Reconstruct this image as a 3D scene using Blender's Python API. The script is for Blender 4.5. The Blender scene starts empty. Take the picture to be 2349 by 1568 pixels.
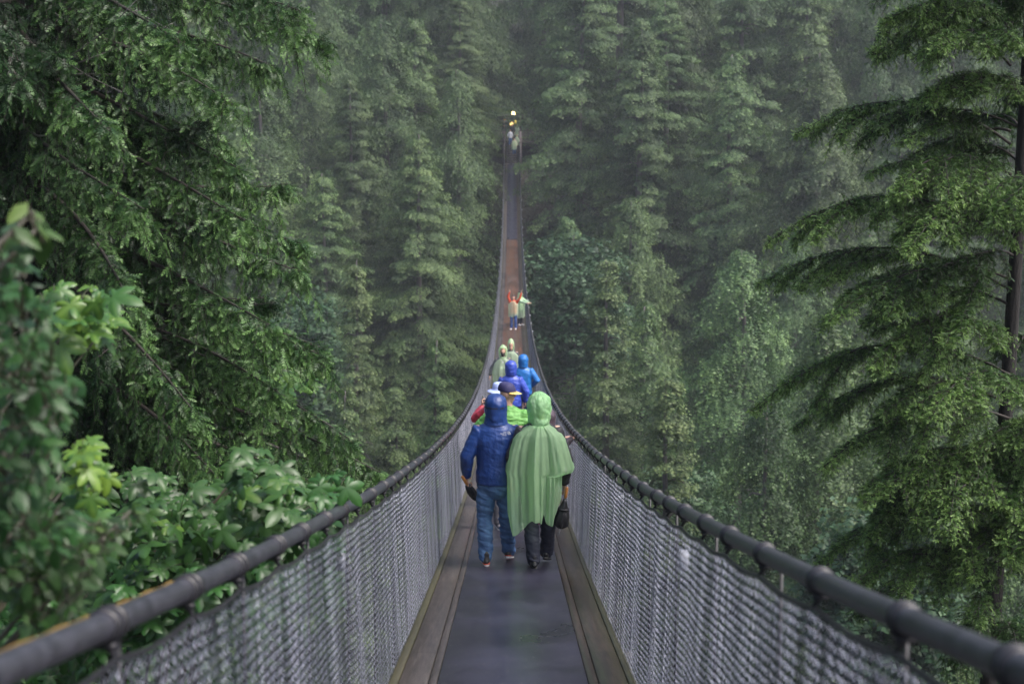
import bpy, math, random
import numpy as np
from mathutils import Vector, Matrix, noise as mnoise

R = math.radians
random.seed(7)
rng = np.random.default_rng(7)
scene = bpy.context.scene
C = bpy.data.collections.new("scene"); scene.collection.children.link(C)

# ------------------------------------------------------------------ camera
CZ = 1.66
PITCH = 8.95
cam_d = bpy.data.cameras.new("camera"); cam = bpy.data.objects.new("camera", cam_d); C.objects.link(cam)
cam_d.lens = 50; cam_d.sensor_width = 36; cam_d.clip_start = 0.05; cam_d.clip_end = 3000
cam.location = (0, 0, CZ); cam.rotation_euler = (R(90 - PITCH), 0, 0)
cam_d.dof.use_dof = True; cam_d.dof.focus_distance = 14.5; cam_d.dof.aperture_fstop = 3.2
scene.camera = cam

# ------------------------------------------------------------------ world, sun, exposure
SUN_EL, SUN_AZ = 55, 112
w = bpy.data.worlds.new("World"); scene.world = w; w.use_nodes = True
nt = w.node_tree; nt.nodes.clear()
sky = nt.nodes.new('ShaderNodeTexSky'); sky.sky_type = 'NISHITA'; sky.sun_disc = False
sky.sun_elevation = R(SUN_EL); sky.sun_rotation = R(SUN_AZ); sky.dust_density = 6.0; sky.air_density = 1.0; sky.ozone_density = 2.2
bg = nt.nodes.new('ShaderNodeBackground'); bg.inputs['Strength'].default_value = 0.13
wo = nt.nodes.new('ShaderNodeOutputWorld')
nt.links.new(sky.outputs[0], bg.inputs[0]); nt.links.new(bg.outputs[0], wo.inputs[0])
sd = bpy.data.lights.new("sun", 'SUN'); sun = bpy.data.objects.new("sun", sd); C.objects.link(sun)
sd.energy = 1.5; sd.angle = R(24); sd.color = (1.0, 0.985, 0.96)
az = R(SUN_AZ); el = R(SUN_EL)
sdir = Vector((math.sin(az) * math.cos(el), math.cos(az) * math.cos(el), math.sin(el)))
sun.rotation_euler = sdir.to_track_quat('Z', 'Y').to_euler(); sun.location = (0, -5, 60)
vs = scene.view_settings
vs.view_transform = 'Standard'; vs.look = 'None'; vs.exposure = 1.15; vs.gamma = 1
scene.cycles.volume_bounces = 0
scene.cycles.max_bounces = 4; scene.cycles.diffuse_bounces = 2; scene.cycles.sample_clamp_indirect = 3
scene.cycles.use_denoising = True
scene.cycles.transparent_max_bounces = 12
scene.cycles.volume_step_rate = 4

F = 3262.0
_s, _c = math.sin(R(PITCH)), math.cos(R(PITCH))
def P(u, v, z):
    """a pixel of the photograph (in a 2349 px wide view) at depth z, as a point of the world"""
    cy = (784 - v) / F * z
    return np.array([(u - 1174.5) / F * z, z * _c + cy * _s, CZ - z * _s + cy * _c])
def proj(p):
    x, y, z = p[0], p[1], p[2] - CZ
    d = y * _c - z * _s; cy = y * _s + z * _c
    return 1174.5 + x / d * F, 784 - cy / d * F, d

DP = [6.198986693908964e-10, -1.4622770421909515e-07, 9.395656309920989e-06, 0.0011875136334105131, -0.21914371897686322, 0.0]
def deck(y): return np.polyval(DP, y)

# ------------------------------------------------------------------ materials
MATS = {}
def new_mat(name):
    m = bpy.data.materials.new(name); m.use_nodes = True
    n = m.node_tree.nodes; n.clear()
    out = n.new('ShaderNodeOutputMaterial')
    return m, n, m.node_tree.links, out
def bsdf(n, col, rough, metal=0, spec=0.5):
    b = n.new('ShaderNodeBsdfPrincipled')
    if col is not None: b.inputs['Base Color'].default_value = (*col, 1)
    b.inputs['Roughness'].default_value = rough; b.inputs['Metallic'].default_value = metal
    b.inputs['Specular IOR Level'].default_value = spec
    return b
def noise_node(n, l, scale, detail=4, vec=None, stretch=None, rough=0.55):
    t = n.new('ShaderNodeTexNoise'); t.inputs['Scale'].default_value = scale; t.inputs['Detail'].default_value = detail
    t.inputs['Roughness'].default_value = rough
    co = n.new('ShaderNodeTexCoord'); src = co.outputs['Object']
    if stretch:
        mp = n.new('ShaderNodeMapping'); mp.inputs['Scale'].default_value = stretch
        l.new(src, mp.inputs[0]); src = mp.outputs[0]
    l.new(src, t.inputs['Vector'])
    return t
def ramp(n, l, src, stops):
    r = n.new('ShaderNodeValToRGB'); e = r.color_ramp.elements
    while len(e) < len(stops): e.new(0.5)
    for k, (p, c) in enumerate(stops): e[k].position = p; e[k].color = (*c, 1)
    l.new(src, r.inputs[0]); return r
def mix(n, l, a, b, fac, mode='MIX'):
    m = n.new('ShaderNodeMix'); m.data_type = 'RGBA'; m.blend_type = mode
    for inp, v in ((m.inputs[0], fac), (m.inputs[6], a), (m.inputs[7], b)):
        if hasattr(v, 'links'): l.new(v, inp)
        elif isinstance(v, (int, float)): inp.default_value = v
        else: inp.default_value = (*v, 1)
    return m.outputs[2]
def bump(n, l, h, strength, dist, b):
    bp = n.new('ShaderNodeBump'); bp.inputs['Strength'].default_value = strength; bp.inputs['Distance'].default_value = dist
    l.new(h, bp.inputs['Height']); l.new(bp.outputs[0], b.inputs['Normal'])

def simple(name, c1, c2=None, rough=0.6, metal=0, scale=8, bmp=0, bscale=None, spec=0.5, stretch=None, r2=None):
    if name in MATS: return MATS[name]
    m, n, l, out = new_mat(name); b = bsdf(n, c1, rough, metal, spec)
    if c2 is not None:
        t = noise_node(n, l, scale, stretch=stretch)
        r = ramp(n, l, t.outputs[0], [(0.35, c1), (0.65, c2)]); l.new(r.outputs[0], b.inputs['Base Color'])
        if r2 is not None:
            rr = n.new('ShaderNodeMapRange'); rr.inputs[3].default_value = rough; rr.inputs[4].default_value = r2
            l.new(t.outputs[0], rr.inputs[0]); l.new(rr.outputs[0], b.inputs['Roughness'])
    if bmp:
        t2 = noise_node(n, l, bscale or scale * 3, 5, stretch=stretch); bump(n, l, t2.outputs[0], 1.0, bmp, b)
    l.new(b.outputs[0], out.inputs[0]); MATS[name] = m; return m

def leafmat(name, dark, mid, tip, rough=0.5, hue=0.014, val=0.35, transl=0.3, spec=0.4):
    """leaf colour from the tint attribute of each leaf (paler young tips, painted bough light and shade) and each tree's own random shift"""
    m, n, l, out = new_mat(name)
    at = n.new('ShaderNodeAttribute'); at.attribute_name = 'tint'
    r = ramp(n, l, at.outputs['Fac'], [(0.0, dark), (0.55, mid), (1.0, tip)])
    oi = n.new('ShaderNodeObjectInfo')
    hs = n.new('ShaderNodeHueSaturation')
    mr = n.new('ShaderNodeMapRange'); mr.inputs[3].default_value = 0.5 - hue; mr.inputs[4].default_value = 0.5 + hue
    l.new(oi.outputs['Random'], mr.inputs[0]); l.new(mr.outputs[0], hs.inputs['Hue'])
    mr2 = n.new('ShaderNodeMapRange'); mr2.inputs[3].default_value = 1 - val; mr2.inputs[4].default_value = 1 + val
    mm = n.new('ShaderNodeMath'); mm.operation = 'FRACT'; mx = n.new('ShaderNodeMath'); mx.operation = 'MULTIPLY'; mx.inputs[1].default_value = 7.31
    l.new(oi.outputs['Random'], mx.inputs[0]); l.new(mx.outputs[0], mm.inputs[0]); l.new(mm.outputs[0], mr2.inputs[0])
    l.new(mr2.outputs[0], hs.inputs['Value']); l.new(r.outputs[0], hs.inputs['Color'])
    b = bsdf(n, None, rough, 0, spec); l.new(hs.outputs[0], b.inputs['Base Color'])
    tr = n.new('ShaderNodeBsdfTranslucent'); l.new(hs.outputs[0], tr.inputs[0])
    mxs = n.new('ShaderNodeMixShader'); mxs.inputs[0].default_value = transl
    l.new(b.outputs[0], mxs.inputs[1]); l.new(tr.outputs[0], mxs.inputs[2]); l.new(mxs.outputs[0], out.inputs[0])
    MATS[name] = m; return m

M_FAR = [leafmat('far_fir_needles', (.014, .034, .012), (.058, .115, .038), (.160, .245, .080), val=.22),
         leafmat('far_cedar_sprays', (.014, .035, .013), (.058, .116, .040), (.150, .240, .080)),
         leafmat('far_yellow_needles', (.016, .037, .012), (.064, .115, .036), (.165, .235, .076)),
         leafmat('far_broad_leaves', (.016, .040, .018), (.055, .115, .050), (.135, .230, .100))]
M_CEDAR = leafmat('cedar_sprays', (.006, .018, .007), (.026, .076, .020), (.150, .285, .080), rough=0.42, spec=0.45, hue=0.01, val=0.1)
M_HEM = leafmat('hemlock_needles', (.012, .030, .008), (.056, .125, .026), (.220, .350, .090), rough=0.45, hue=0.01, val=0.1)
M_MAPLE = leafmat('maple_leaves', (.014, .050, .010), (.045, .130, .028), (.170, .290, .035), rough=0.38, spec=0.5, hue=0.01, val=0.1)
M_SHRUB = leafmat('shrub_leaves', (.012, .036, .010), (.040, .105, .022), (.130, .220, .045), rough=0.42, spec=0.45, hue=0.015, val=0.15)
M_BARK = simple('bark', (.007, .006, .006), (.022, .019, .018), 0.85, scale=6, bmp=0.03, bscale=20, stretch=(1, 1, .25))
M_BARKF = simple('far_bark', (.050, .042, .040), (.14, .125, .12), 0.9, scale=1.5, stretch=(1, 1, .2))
M_TWIG = simple('twig', (.018, .014, .012), (.042, .034, .03), 0.7, scale=30)
M_TWIGP = simple('bare_wet_limb', (.10, .09, .085), (.20, .19, .185), 0.45, scale=12)

# ------------------------------------------------------------------ objects
def tag(o, label=None, cat=None, group=None, kind=None):
    if label: o['label'] = label
    if cat: o['category'] = cat
    if group: o['group'] = group
    if kind: o['kind'] = kind
    return o
def empty(name, loc=(0, 0, 0), rz=0, parent=None):
    o = bpy.data.objects.new(name, None); C.objects.link(o); o.location = loc; o.rotation_euler = (0, 0, rz); o.empty_display_size = 0.2
    if parent: o.parent = parent
    return o
class MB:
    """collects vertices and faces (arrays) and links them as one mesh object"""
    def __init__(s): s.V = []; s.Q = []; s.T = []; s.A = []; s.n = 0
    def add(s, V, Q=None, T=None, tint=None):
        V = np.asarray(V, float).reshape(-1, 3); k = len(V)
        s.V.append(V)
        if Q is not None and len(Q): s.Q.append(np.asarray(Q, np.int64).reshape(-1, 4) + s.n)
        if T is not None and len(T): s.T.append(np.asarray(T, np.int64).reshape(-1, 3) + s.n)
        s.A.append(np.broadcast_to(np.asarray(0.5 if tint is None else tint, float), (k,)))
        s.n += k; return s
    def build(s, name, mat=None, parent=None, smooth=True, tint=False, loc=None):
        me = bpy.data.meshes.new(name)
        V = np.concatenate(s.V); Q = np.concatenate(s.Q) if s.Q else np.zeros((0, 4), np.int64); T = np.concatenate(s.T) if s.T else np.zeros((0, 3), np.int64)
        me.vertices.add(len(V)); me.vertices.foreach_set('co', V.astype(np.float32).ravel())
        idx = np.concatenate([Q.ravel(), T.ravel()]).astype(np.int32)
        me.loops.add(len(idx)); me.loops.foreach_set('vertex_index', idx)
        st = np.concatenate([np.arange(len(Q)) * 4, len(Q) * 4 + np.arange(len(T)) * 3]).astype(np.int32)
        me.polygons.add(len(st)); me.polygons.foreach_set('loop_start', st)
        if smooth: me.polygons.foreach_set('use_smooth', np.ones(len(st), bool))
        if tint:
            a = me.attributes.new('tint', 'FLOAT', 'POINT'); a.data.foreach_set('value', np.clip(np.concatenate(s.A), 0, 1).astype(np.float32))
        me.update(calc_edges=True); me.validate()
        if mat: me.materials.append(mat)
        o = bpy.data.objects.new(name, me); C.objects.link(o)
        if parent: o.parent = parent
        if loc is not None: o.location = loc
        return o

def loft(pts, rad, ns=10, caps=True, ref=None, round_ends=False):
    """tube through pts; rad = radius or (r along ref axis, r across) per point"""
    pts = [np.array(p, float) for p in pts]; n = len(pts)
    if np.isscalar(rad) or (isinstance(rad, tuple) and len(rad) == 2 and np.isscalar(rad[0])): rad = [rad] * n
    rad = [(r, r) if np.isscalar(r) else r for r in rad]
    if round_ends:
        def capp(p, d, r):
            k = min(r)
            return [(p + d * k * .5, (r[0] * .85, r[1] * .85)), (p + d * k * .85, (r[0] * .5, r[1] * .5)), (p + d * k, (r[0] * .12, r[1] * .12))]
        d0 = pts[0] - pts[1]; d0 /= np.linalg.norm(d0) + 1e-9; d1 = pts[-1] - pts[-2]; d1 /= np.linalg.norm(d1) + 1e-9
        a = capp(pts[0], d0, rad[0])[::-1]; b = capp(pts[-1], d1, rad[-1])
        pts = [x[0] for x in a] + pts + [x[0] for x in b]; rad = [x[1] for x in a] + rad + [x[1] for x in b]; n = len(pts)
    ang = np.arange(ns) / ns * 2 * np.pi
    V = []
    ref = np.array(ref if ref is not None else (1, 0, 0), float)
    for i in range(n):
        t = pts[min(i + 1, n - 1)] - pts[max(i - 1, 0)]; t /= np.linalg.norm(t) + 1e-9
        rr = ref
        if abs(t @ ref) > 0.9 * np.linalg.norm(ref): rr = np.array((0, 1, 0.)) if abs(t[1]) < .8 else np.array((0, 0, 1.))
        a = rr - t * (t @ rr); a /= np.linalg.norm(a); b = np.cross(t, a)
        V.append(pts[i] + np.outer(np.cos(ang) * rad[i][0], a) + np.outer(np.sin(ang) * rad[i][1], b))
    V = np.concatenate(V)
    i, j = np.meshgrid(np.arange(n - 1), np.arange(ns), indexing='ij'); j2 = (j + 1) % ns
    Q = np.stack([i * ns + j, i * ns + j2, (i + 1) * ns + j2, (i + 1) * ns + j], -1).reshape(-1, 4)
    T = None
    if caps:
        V = np.concatenate([V, [pts[0]], [pts[-1]]]); c0 = n * ns; jj = np.arange(ns); k2 = (jj + 1) % ns
        T = np.concatenate([np.stack([np.full(ns, c0), k2, jj], -1), np.stack([np.full(ns, c0 + 1), (n - 1) * ns + jj, (n - 1) * ns + k2], -1)])
    return V, Q, T
def box(x0, x1, y0, y1, z0, z1):
    V = [(x, y, z) for z in (z0, z1) for y in (y0, y1) for x in (x0, x1)]
    return np.array(V, float), [(0, 2, 3, 1), (4, 5, 7, 6), (0, 1, 5, 4), (2, 6, 7, 3), (0, 4, 6, 2), (1, 3, 7, 5)], None
def ellipsoid(c, r, nu=12, nv=8):
    z = np.linspace(-1, 1, nv + 2)[1:-1]; z = np.sin(z * np.pi / 2)
    pts = [np.array(c) + (0, 0, zz * r[2]) for zz in [-1] + list(z) + [1]]
    rad = [(max(1e-3, r[0] * math.sqrt(max(0, 1 - zz * zz))), max(1e-3, r[1] * math.sqrt(max(0, 1 - zz * zz)))) for zz in [-1] + list(z) + [1]]
    return loft(pts, rad, nu)
def place(tV, tQ, pos, X, Z, scale, tint, ttint=None, mb=None, yscale=1.0):
    """copy a small leaf template to N places inside one crown mesh"""
    N = len(pos)
    X = X / (np.linalg.norm(X, axis=1, keepdims=True) + 1e-9)
    Y = np.cross(Z, X); Y /= (np.linalg.norm(Y, axis=1, keepdims=True) + 1e-9); Z = np.cross(X, Y)
    s = np.asarray(scale).reshape(-1, 1, 1)
    V = pos[:, None, :] + s * (tV[None, :, 0:1] * X[:, None, :] + yscale * tV[None, :, 1:2] * Y[:, None, :] + tV[None, :, 2:3] * Z[:, None, :])
    Q = (tQ[None] + (np.arange(N) * len(tV))[:, None, None]).reshape(-1, 4)
    a = np.asarray(tint).reshape(-1, 1) + (ttint[None] if ttint is not None else 0) + np.zeros((N, len(tV)))
    mb.add(V.reshape(-1, 3), Q, None, a.ravel())

# ------------------------------------------------------------------ leaf templates (x along, y across, z up)
def frond_template(pairs, ang, l0, l1, width, droop, axis_w=0.02):
    V = []; Q = []; A = []
    def leaf(p, d, L, wd):
        d = np.array([math.cos(d), math.sin(d)]); q = np.array([-d[1], d[0]])
        k = len(V)
        for a, b in ((0, 0), (.45, .5), (1, 0), (.45, -.5)):
            xy = np.array(p) + d * L * a + q * wd * b
            V.append((xy[0], xy[1], -droop * (xy[0] ** 2) - .25 * abs(xy[1]) ** 1.3)); A.append(-.15 + .5 * xy[0])
        Q.append((k, k + 1, k + 2, k + 3))
    for i in range(pairs):
        t = (i + .5) / pairs; L = l0 * (1 - t) + l1 * t
        if i == 0: L *= .75
        for sgn in (1, -1): leaf((t * .85 + (0.03 if sgn > 0 else 0), 0), sgn * R(ang * (1 - .25 * t)), L, width)
    leaf((.75, 0), 0, .3, width)
    leaf((0, 0), 0, .9, axis_w * 2)
    return np.array(V), np.array(Q), np.array(A)
FR_FAR = frond_template(2, 46, .52, .34, .17, .30)
FR_FAR = (FR_FAR[0][:20], FR_FAR[1][:5], FR_FAR[2][:20])
FR_CEDAR = frond_template(4, 44, .44, .20, .085, .30, .025)
FR_HEM = frond_template(4, 58, .30, .20, .13, .15)
def maple_template():
    V = [(0, 0, 0)]; Q = []; A = [0.0]
    lobes = [(-118, .50), (-60, .82), (0, 1.0), (60, .82), (118, .50)]
    notch = [(-150, .22), (-90, .34), (-31, .40), (31, .40), (90, .34), (150, .22)]
    def add(a, r, z, t): V.append((r * math.cos(R(a)), r * math.sin(R(a)), z)); A.append(t); return len(V) - 1
    ni = [add(a, r, -.03, .05) for a, r in notch]
    for k, (a, r) in enumerate(lobes):
        mid = add(a, r * .55, .075, .12); tip = add(a, r, -.20 * r, .15)
        for sg, nn in ((-1, ni[k]), (1, ni[k + 1])):
            s1 = add(a + sg * 20, r * .66, -.06, -.08); s2 = add(a + sg * 11, r * .84, -.12, .0)
            Q.append((0, mid, s1, nn) if sg > 0 else (0, nn, s1, mid)); Q.append((mid, tip, s2, s1) if sg > 0 else (mid, s1, s2, tip))
    V = np.array(V); V[:, 0] += .25
    return V, np.array(Q), np.array(A)
LEAF_MAPLE = maple_template()
LEAF_OVAL = (np.array([(0, 0, 0), (.35, .26, -.03), (.5, 0, .03), (.35, -.26, -.03), (.8, .17, -.10), (1.05, 0, -.16), (.8, -.17, -.10)]),
             np.array([(0, 2, 1, 1), (0, 3, 3, 2), (2, 5, 4, 1), (2, 3, 6, 5)]), np.array([-.05, .05, 0, .05, .05, .1, .05]))
LEAF_OVAL = (LEAF_OVAL[0], np.array([(2, 5, 4, 1), (2, 3, 6, 5), (0, 3, 2, 1)]), LEAF_OVAL[2])
LEAF_CLUMP = frond_template(2, 60, .5, .5, .42, .25)

# ================================================================== GROUND
GY = [-60, -10, 0, 6, 14, 25, 45, 60, 85, 100, 118, 138, 149, 156, 200, 260, 330, 460]
GZ = [3, 1, -1.2, -6, -15, -28, -50, -56, -56, -50, -40, -20, -5, -2.0, 5, 22, 55, 130]
def ground(x, y):
    return np.interp(y, GY, GZ) + 1.2 * np.sin(x * .11 + y * .05) * np.clip(np.abs(x) / 8, 0, 1) + 0.02 * np.abs(x)
mb = MB()
xs = np.linspace(-230, 230, 116); ys = np.concatenate([np.linspace(-60, 10, 24), np.linspace(12, 160, 110), np.linspace(164, 460, 60)])
XX, YY = np.meshgrid(xs, ys); ZZ = ground(XX, YY) + rng.normal(0, .35, XX.shape) * np.clip((np.abs(XX) - 2) / 4, 0, 1)
i, j = np.meshgrid(np.arange(len(ys) - 1), np.arange(len(xs) - 1), indexing='ij'); nx = len(xs)
mb.add(np.stack([XX, YY, ZZ], -1).reshape(-1, 3), np.stack([i * nx + j, i * nx + j + 1, (i + 1) * nx + j + 1, (i + 1) * nx + j], -1).reshape(-1, 4))
g = mb.build('ground', simple('forest_floor', (.018, .022, .012), (.045, .038, .028), 0.95, scale=.35, bmp=0.2, bscale=3)); tag(g, kind='structure')

# ================================================================== BRIDGE
def wiremat():
    m, n, l, out = new_mat('galvanised_wire'); b = bsdf(n, (.3, .3, .36), .33, .5)
    at_ = n.new('ShaderNodeAttribute'); at_.attribute_name = 'tint'; r = ramp(n, l, at_.outputs['Fac'], [(.1, (.09, .095, .12)), (.5, (.25, .26, .32)), (.95, (.48, .49, .58))])
    t = noise_node(n, l, 90, 3); k = ramp(n, l, t.outputs[0], [(.35, (.55, .55, .55)), (.6, (1.1, 1.1, 1.1))])
    l.new(mix(n, l, r.outputs[0], k.outputs[0], 1.0, 'MULTIPLY'), b.inputs['Base Color']); l.new(b.outputs[0], out.inputs[0]); return m
galv = wiremat()
m_pipe = simple('wet_black_rope_sleeve', (.024, .024, .031), (.052, .052, .066), 0.30, scale=18, bmp=0.002, bscale=160, spec=0.6)
m_band = simple('black_band', (.010, .010, .013), (.022, .021, .026), 0.42, scale=40, spec=0.5)
def woodmat(name, c1, c2, c3, moss, rough=0.32):
    m, n, l, out = new_mat(name); b = bsdf(n, c1, rough, 0, .5)
    t = noise_node(n, l, 3.2, 6, stretch=(14, .6, 6)); r = ramp(n, l, t.outputs[0], [(.3, c1), (.55, c2), (.8, c3)])
    big = noise_node(n, l, .8, 3, stretch=(2, .35, 1)); dk = ramp(n, l, big.outputs[0], [(.35, (.55, .55, .55)), (.7, (1.2, 1.15, 1.1))])
    col = mix(n, l, r.outputs[0], dk.outputs[0], 1.0, 'MULTIPLY')
    # cross joints of the boards
    co = n.new('ShaderNodeTexCoord'); sp = n.new('ShaderNodeSeparateXYZ'); l.new(co.outputs['Object'], sp.inputs[0])
    md = n.new('ShaderNodeMath'); md.operation = 'MODULO'; md.inputs[1].default_value = 3.05; l.new(sp.outputs['Y'], md.inputs[0])
    lt = n.new('ShaderNodeMath'); lt.operation = 'LESS_THAN'; lt.inputs[1].default_value = 0.012; l.new(md.outputs[0], lt.inputs[0])
    col = mix(n, l, col, (.01, .008, .007), lt.outputs[0])
    if moss:
        mn = noise_node(n, l, 5, 4, stretch=(1, .5, 1))
        ab = n.new('ShaderNodeMath'); ab.operation = 'ABSOLUTE'; l.new(sp.outputs['X'], ab.inputs[0])
        mr = n.new('ShaderNodeMapRange'); mr.inputs[1].default_value = .60; mr.inputs[2].default_value = .73; l.new(ab.outputs[0], mr.inputs[0])
        mu = n.new('ShaderNodeMath'); mu.operation = 'MULTIPLY'; l.new(mr.outputs[0], mu.inputs[0]); l.new(mn.outputs[0], mu.inputs[1])
        col = mix(n, l, col, (.046, .050, .018), mu.outputs[0])
    l.new(col, b.inputs['Base Color'])
    rr = n.new('ShaderNodeMapRange'); rr.inputs[3].default_value = rough - .12; rr.inputs[4].default_value = rough + .25; l.new(big.outputs[0], rr.inputs[0]); l.new(rr.outputs[0], b.inputs['Roughness'])
    bump(n, l, t.outputs[0], .6, .004, b)
    l.new(b.outputs[0], out.inputs[0]); return m
m_plank = woodmat('wet_grey_plank', (.036, .031, .029), (.066, .056, .053), (.105, .09, .084), False, .42)
m_plankr = woodmat('wet_brown_plank', (.028, .021, .017), (.055, .040, .031), (.09, .07, .055), True)
m_edge = woodmat('mossy_edge_board', (.040, .034, .024), (.070, .060, .038), (.10, .09, .06), True, .42)
m_deckwood = woodmat('wet_brown_decking', (.070, .036, .023), (.140, .066, .037), (.29, .130, .055), False, .30)
def deck_seams(m):
    # long board seams, and worn grey streaks among the orange ones
    n, l = m.node_tree.nodes, m.node_tree.links; b = next(q for q in n if q.type == 'BSDF_PRINCIPLED'); src = b.inputs['Base Color'].links[0].from_socket
    co = n.new('ShaderNodeTexCoord'); sp = n.new('ShaderNodeSeparateXYZ'); l.new(co.outputs['Object'], sp.inputs[0])
    ad = n.new('ShaderNodeMath'); ad.operation = 'ADD'; ad.inputs[1].default_value = 2.0; l.new(sp.outputs['X'], ad.inputs[0])
    md = n.new('ShaderNodeMath'); md.operation = 'MODULO'; md.inputs[1].default_value = .142; l.new(ad.outputs[0], md.inputs[0])
    lt = n.new('ShaderNodeMath'); lt.operation = 'LESS_THAN'; lt.inputs[1].default_value = .010; l.new(md.outputs[0], lt.inputs[0])
    t = noise_node(n, l, 1.1, 5, stretch=(5, .09, 1)); r = ramp(n, l, t.outputs[0], [(.47, (0, 0, 0)), (.72, (.85, .85, .85))])
    c = mix(n, l, src, (.085, .070, .066), r.outputs[0]); c = mix(n, l, c, (.02, .015, .012), lt.outputs[0]); l.new(c, b.inputs['Base Color'])
deck_seams(m_deckwood)
def matmat():
    m, n, l, out = new_mat('black_rubber_mat'); b = bsdf(n, (.03, .03, .04), .45, 0, .5)
    t = noise_node(n, l, 1.4, 4, stretch=(1.2, .7, 1)); r = ramp(n, l, t.outputs[0], [(.3, (.013, .013, .020)), (.7, (.040, .038, .062))])
    sp = noise_node(n, l, 46, 2); s2 = ramp(n, l, sp.outputs[0], [(.69, (0, 0, 0)), (.71, (1, 1, 1))])
    col = mix(n, l, r.outputs[0], (.22, .20, .17), s2.outputs[0])
    l.new(col, b.inputs['Base Color'])
    wv = n.new('ShaderNodeTexNoise'); wv.inputs['Scale'].default_value = 220
    rr = n.new('ShaderNodeMapRange'); rr.inputs[3].default_value = .15; rr.inputs[4].default_value = .52; l.new(t.outputs[0], rr.inputs[0]); l.new(rr.outputs[0], b.inputs['Roughness'])
    bump(n, l, wv.outputs[0], .5, .001, b)
    l.new(b.outputs[0], out.inputs[0]); return m
m_mat = matmat()

bridge = empty('suspension_bridge', (0, 0, 0))
tag(bridge, 'long narrow suspension footbridge with chain-link sides sagging towards the far forest', 'bridge')
Y0, Y1 = -1.4, 145.6
def strip(x0, x1, top, thick, y0, y1, step=.5, wav=0.0, rounded=0.004):
    ys = np.arange(y0, y1 + 1e-6, step); n = len(ys)
    x = np.array([x0, x0, x0 + rounded, x1 - rounded, x1, x1]); zz = np.array([-thick, -rounded, 0, 0, -rounded, -thick]) + top
    Z = deck(np.clip(ys, -2, 146))[:, None] + zz[None]
    if wav:
        wv = np.array([wav * (mnoise.noise(Vector((0, y * 1.7, 3))) + .5 * mnoise.noise(Vector((1, y * 4.3, 7)))) for y in ys])
        Z = Z + wv[:, None] * (zz[None] > top - thick + 1e-4)
    V = np.stack([np.broadcast_to(x, (n, 6)), np.broadcast_to(ys[:, None], (n, 6)), Z], -1).reshape(-1, 3)
    i, j = np.meshgrid(np.arange(n - 1), np.arange(6), indexing='ij'); j2 = (j + 1) % 6
    Q = np.stack([i * 6 + j, i * 6 + j2, (i + 1) * 6 + j2, (i + 1) * 6 + j], -1).reshape(-1, 4)
    Q = np.concatenate([Q, [[0, 5, 4, 1], [1, 4, 3, 2]], [[(n - 1) * 6 + 0, (n - 1) * 6 + 1, (n - 1) * 6 + 4, (n - 1) * 6 + 5], [(n - 1) * 6 + 1, (n - 1) * 6 + 2, (n - 1) * 6 + 3, (n - 1) * 6 + 4]]])
    return V, Q, None
MATL, MATR = -.449, .458
MB().add(*strip(MATL - .055, MATR + .055, -.013, .04, Y0, Y1)).build('deck_board', m_deckwood, bridge, smooth=False)
MB().add(*strip(MATL, MATR, .006, .015, Y0, 20.5, .08, .006)).build('rubber_mat', m_mat, bridge)
MB().add(*strip(MATL, MATR - .02, .002, .012, 116.5, Y1, .25, .004)).build('rubber_mat', m_mat, bridge)
MB().add(*strip(-.505, -.453, 0, .03, Y0, Y1)).build('plank', m_plank, bridge, smooth=False)
MB().add(*strip(-.685, -.509, .002, .035, Y0, Y1)).build('plank', m_plank, bridge, smooth=False)
MB().add(*strip(-.752, -.690, .004, .07, Y0, Y1)).build('edge_board', m_edge, bridge, smooth=False)
MB().add(*strip(.462, .522, 0, .03, Y0, Y1)).build('plank', m_plankr, bridge, smooth=False)
MB().add(*strip(.526, .700, .002, .035, Y0, Y1)).build('plank', m_plankr, bridge, smooth=False)
MB().add(*strip(.704, .760, .006, .07, Y0, Y1)).build('edge_board', m_edge, bridge, smooth=False)
# cross beams below the deck
mb = MB()
for y in np.arange(-1, 145, 1.5):
    z = deck(y); mb.add(*box(-.84, .84, y - .04, y + .04, z - .15, z - .072))
mb.build('cross_beam', m_plankr, bridge, smooth=False)['kind'] = 'stuff'

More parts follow.
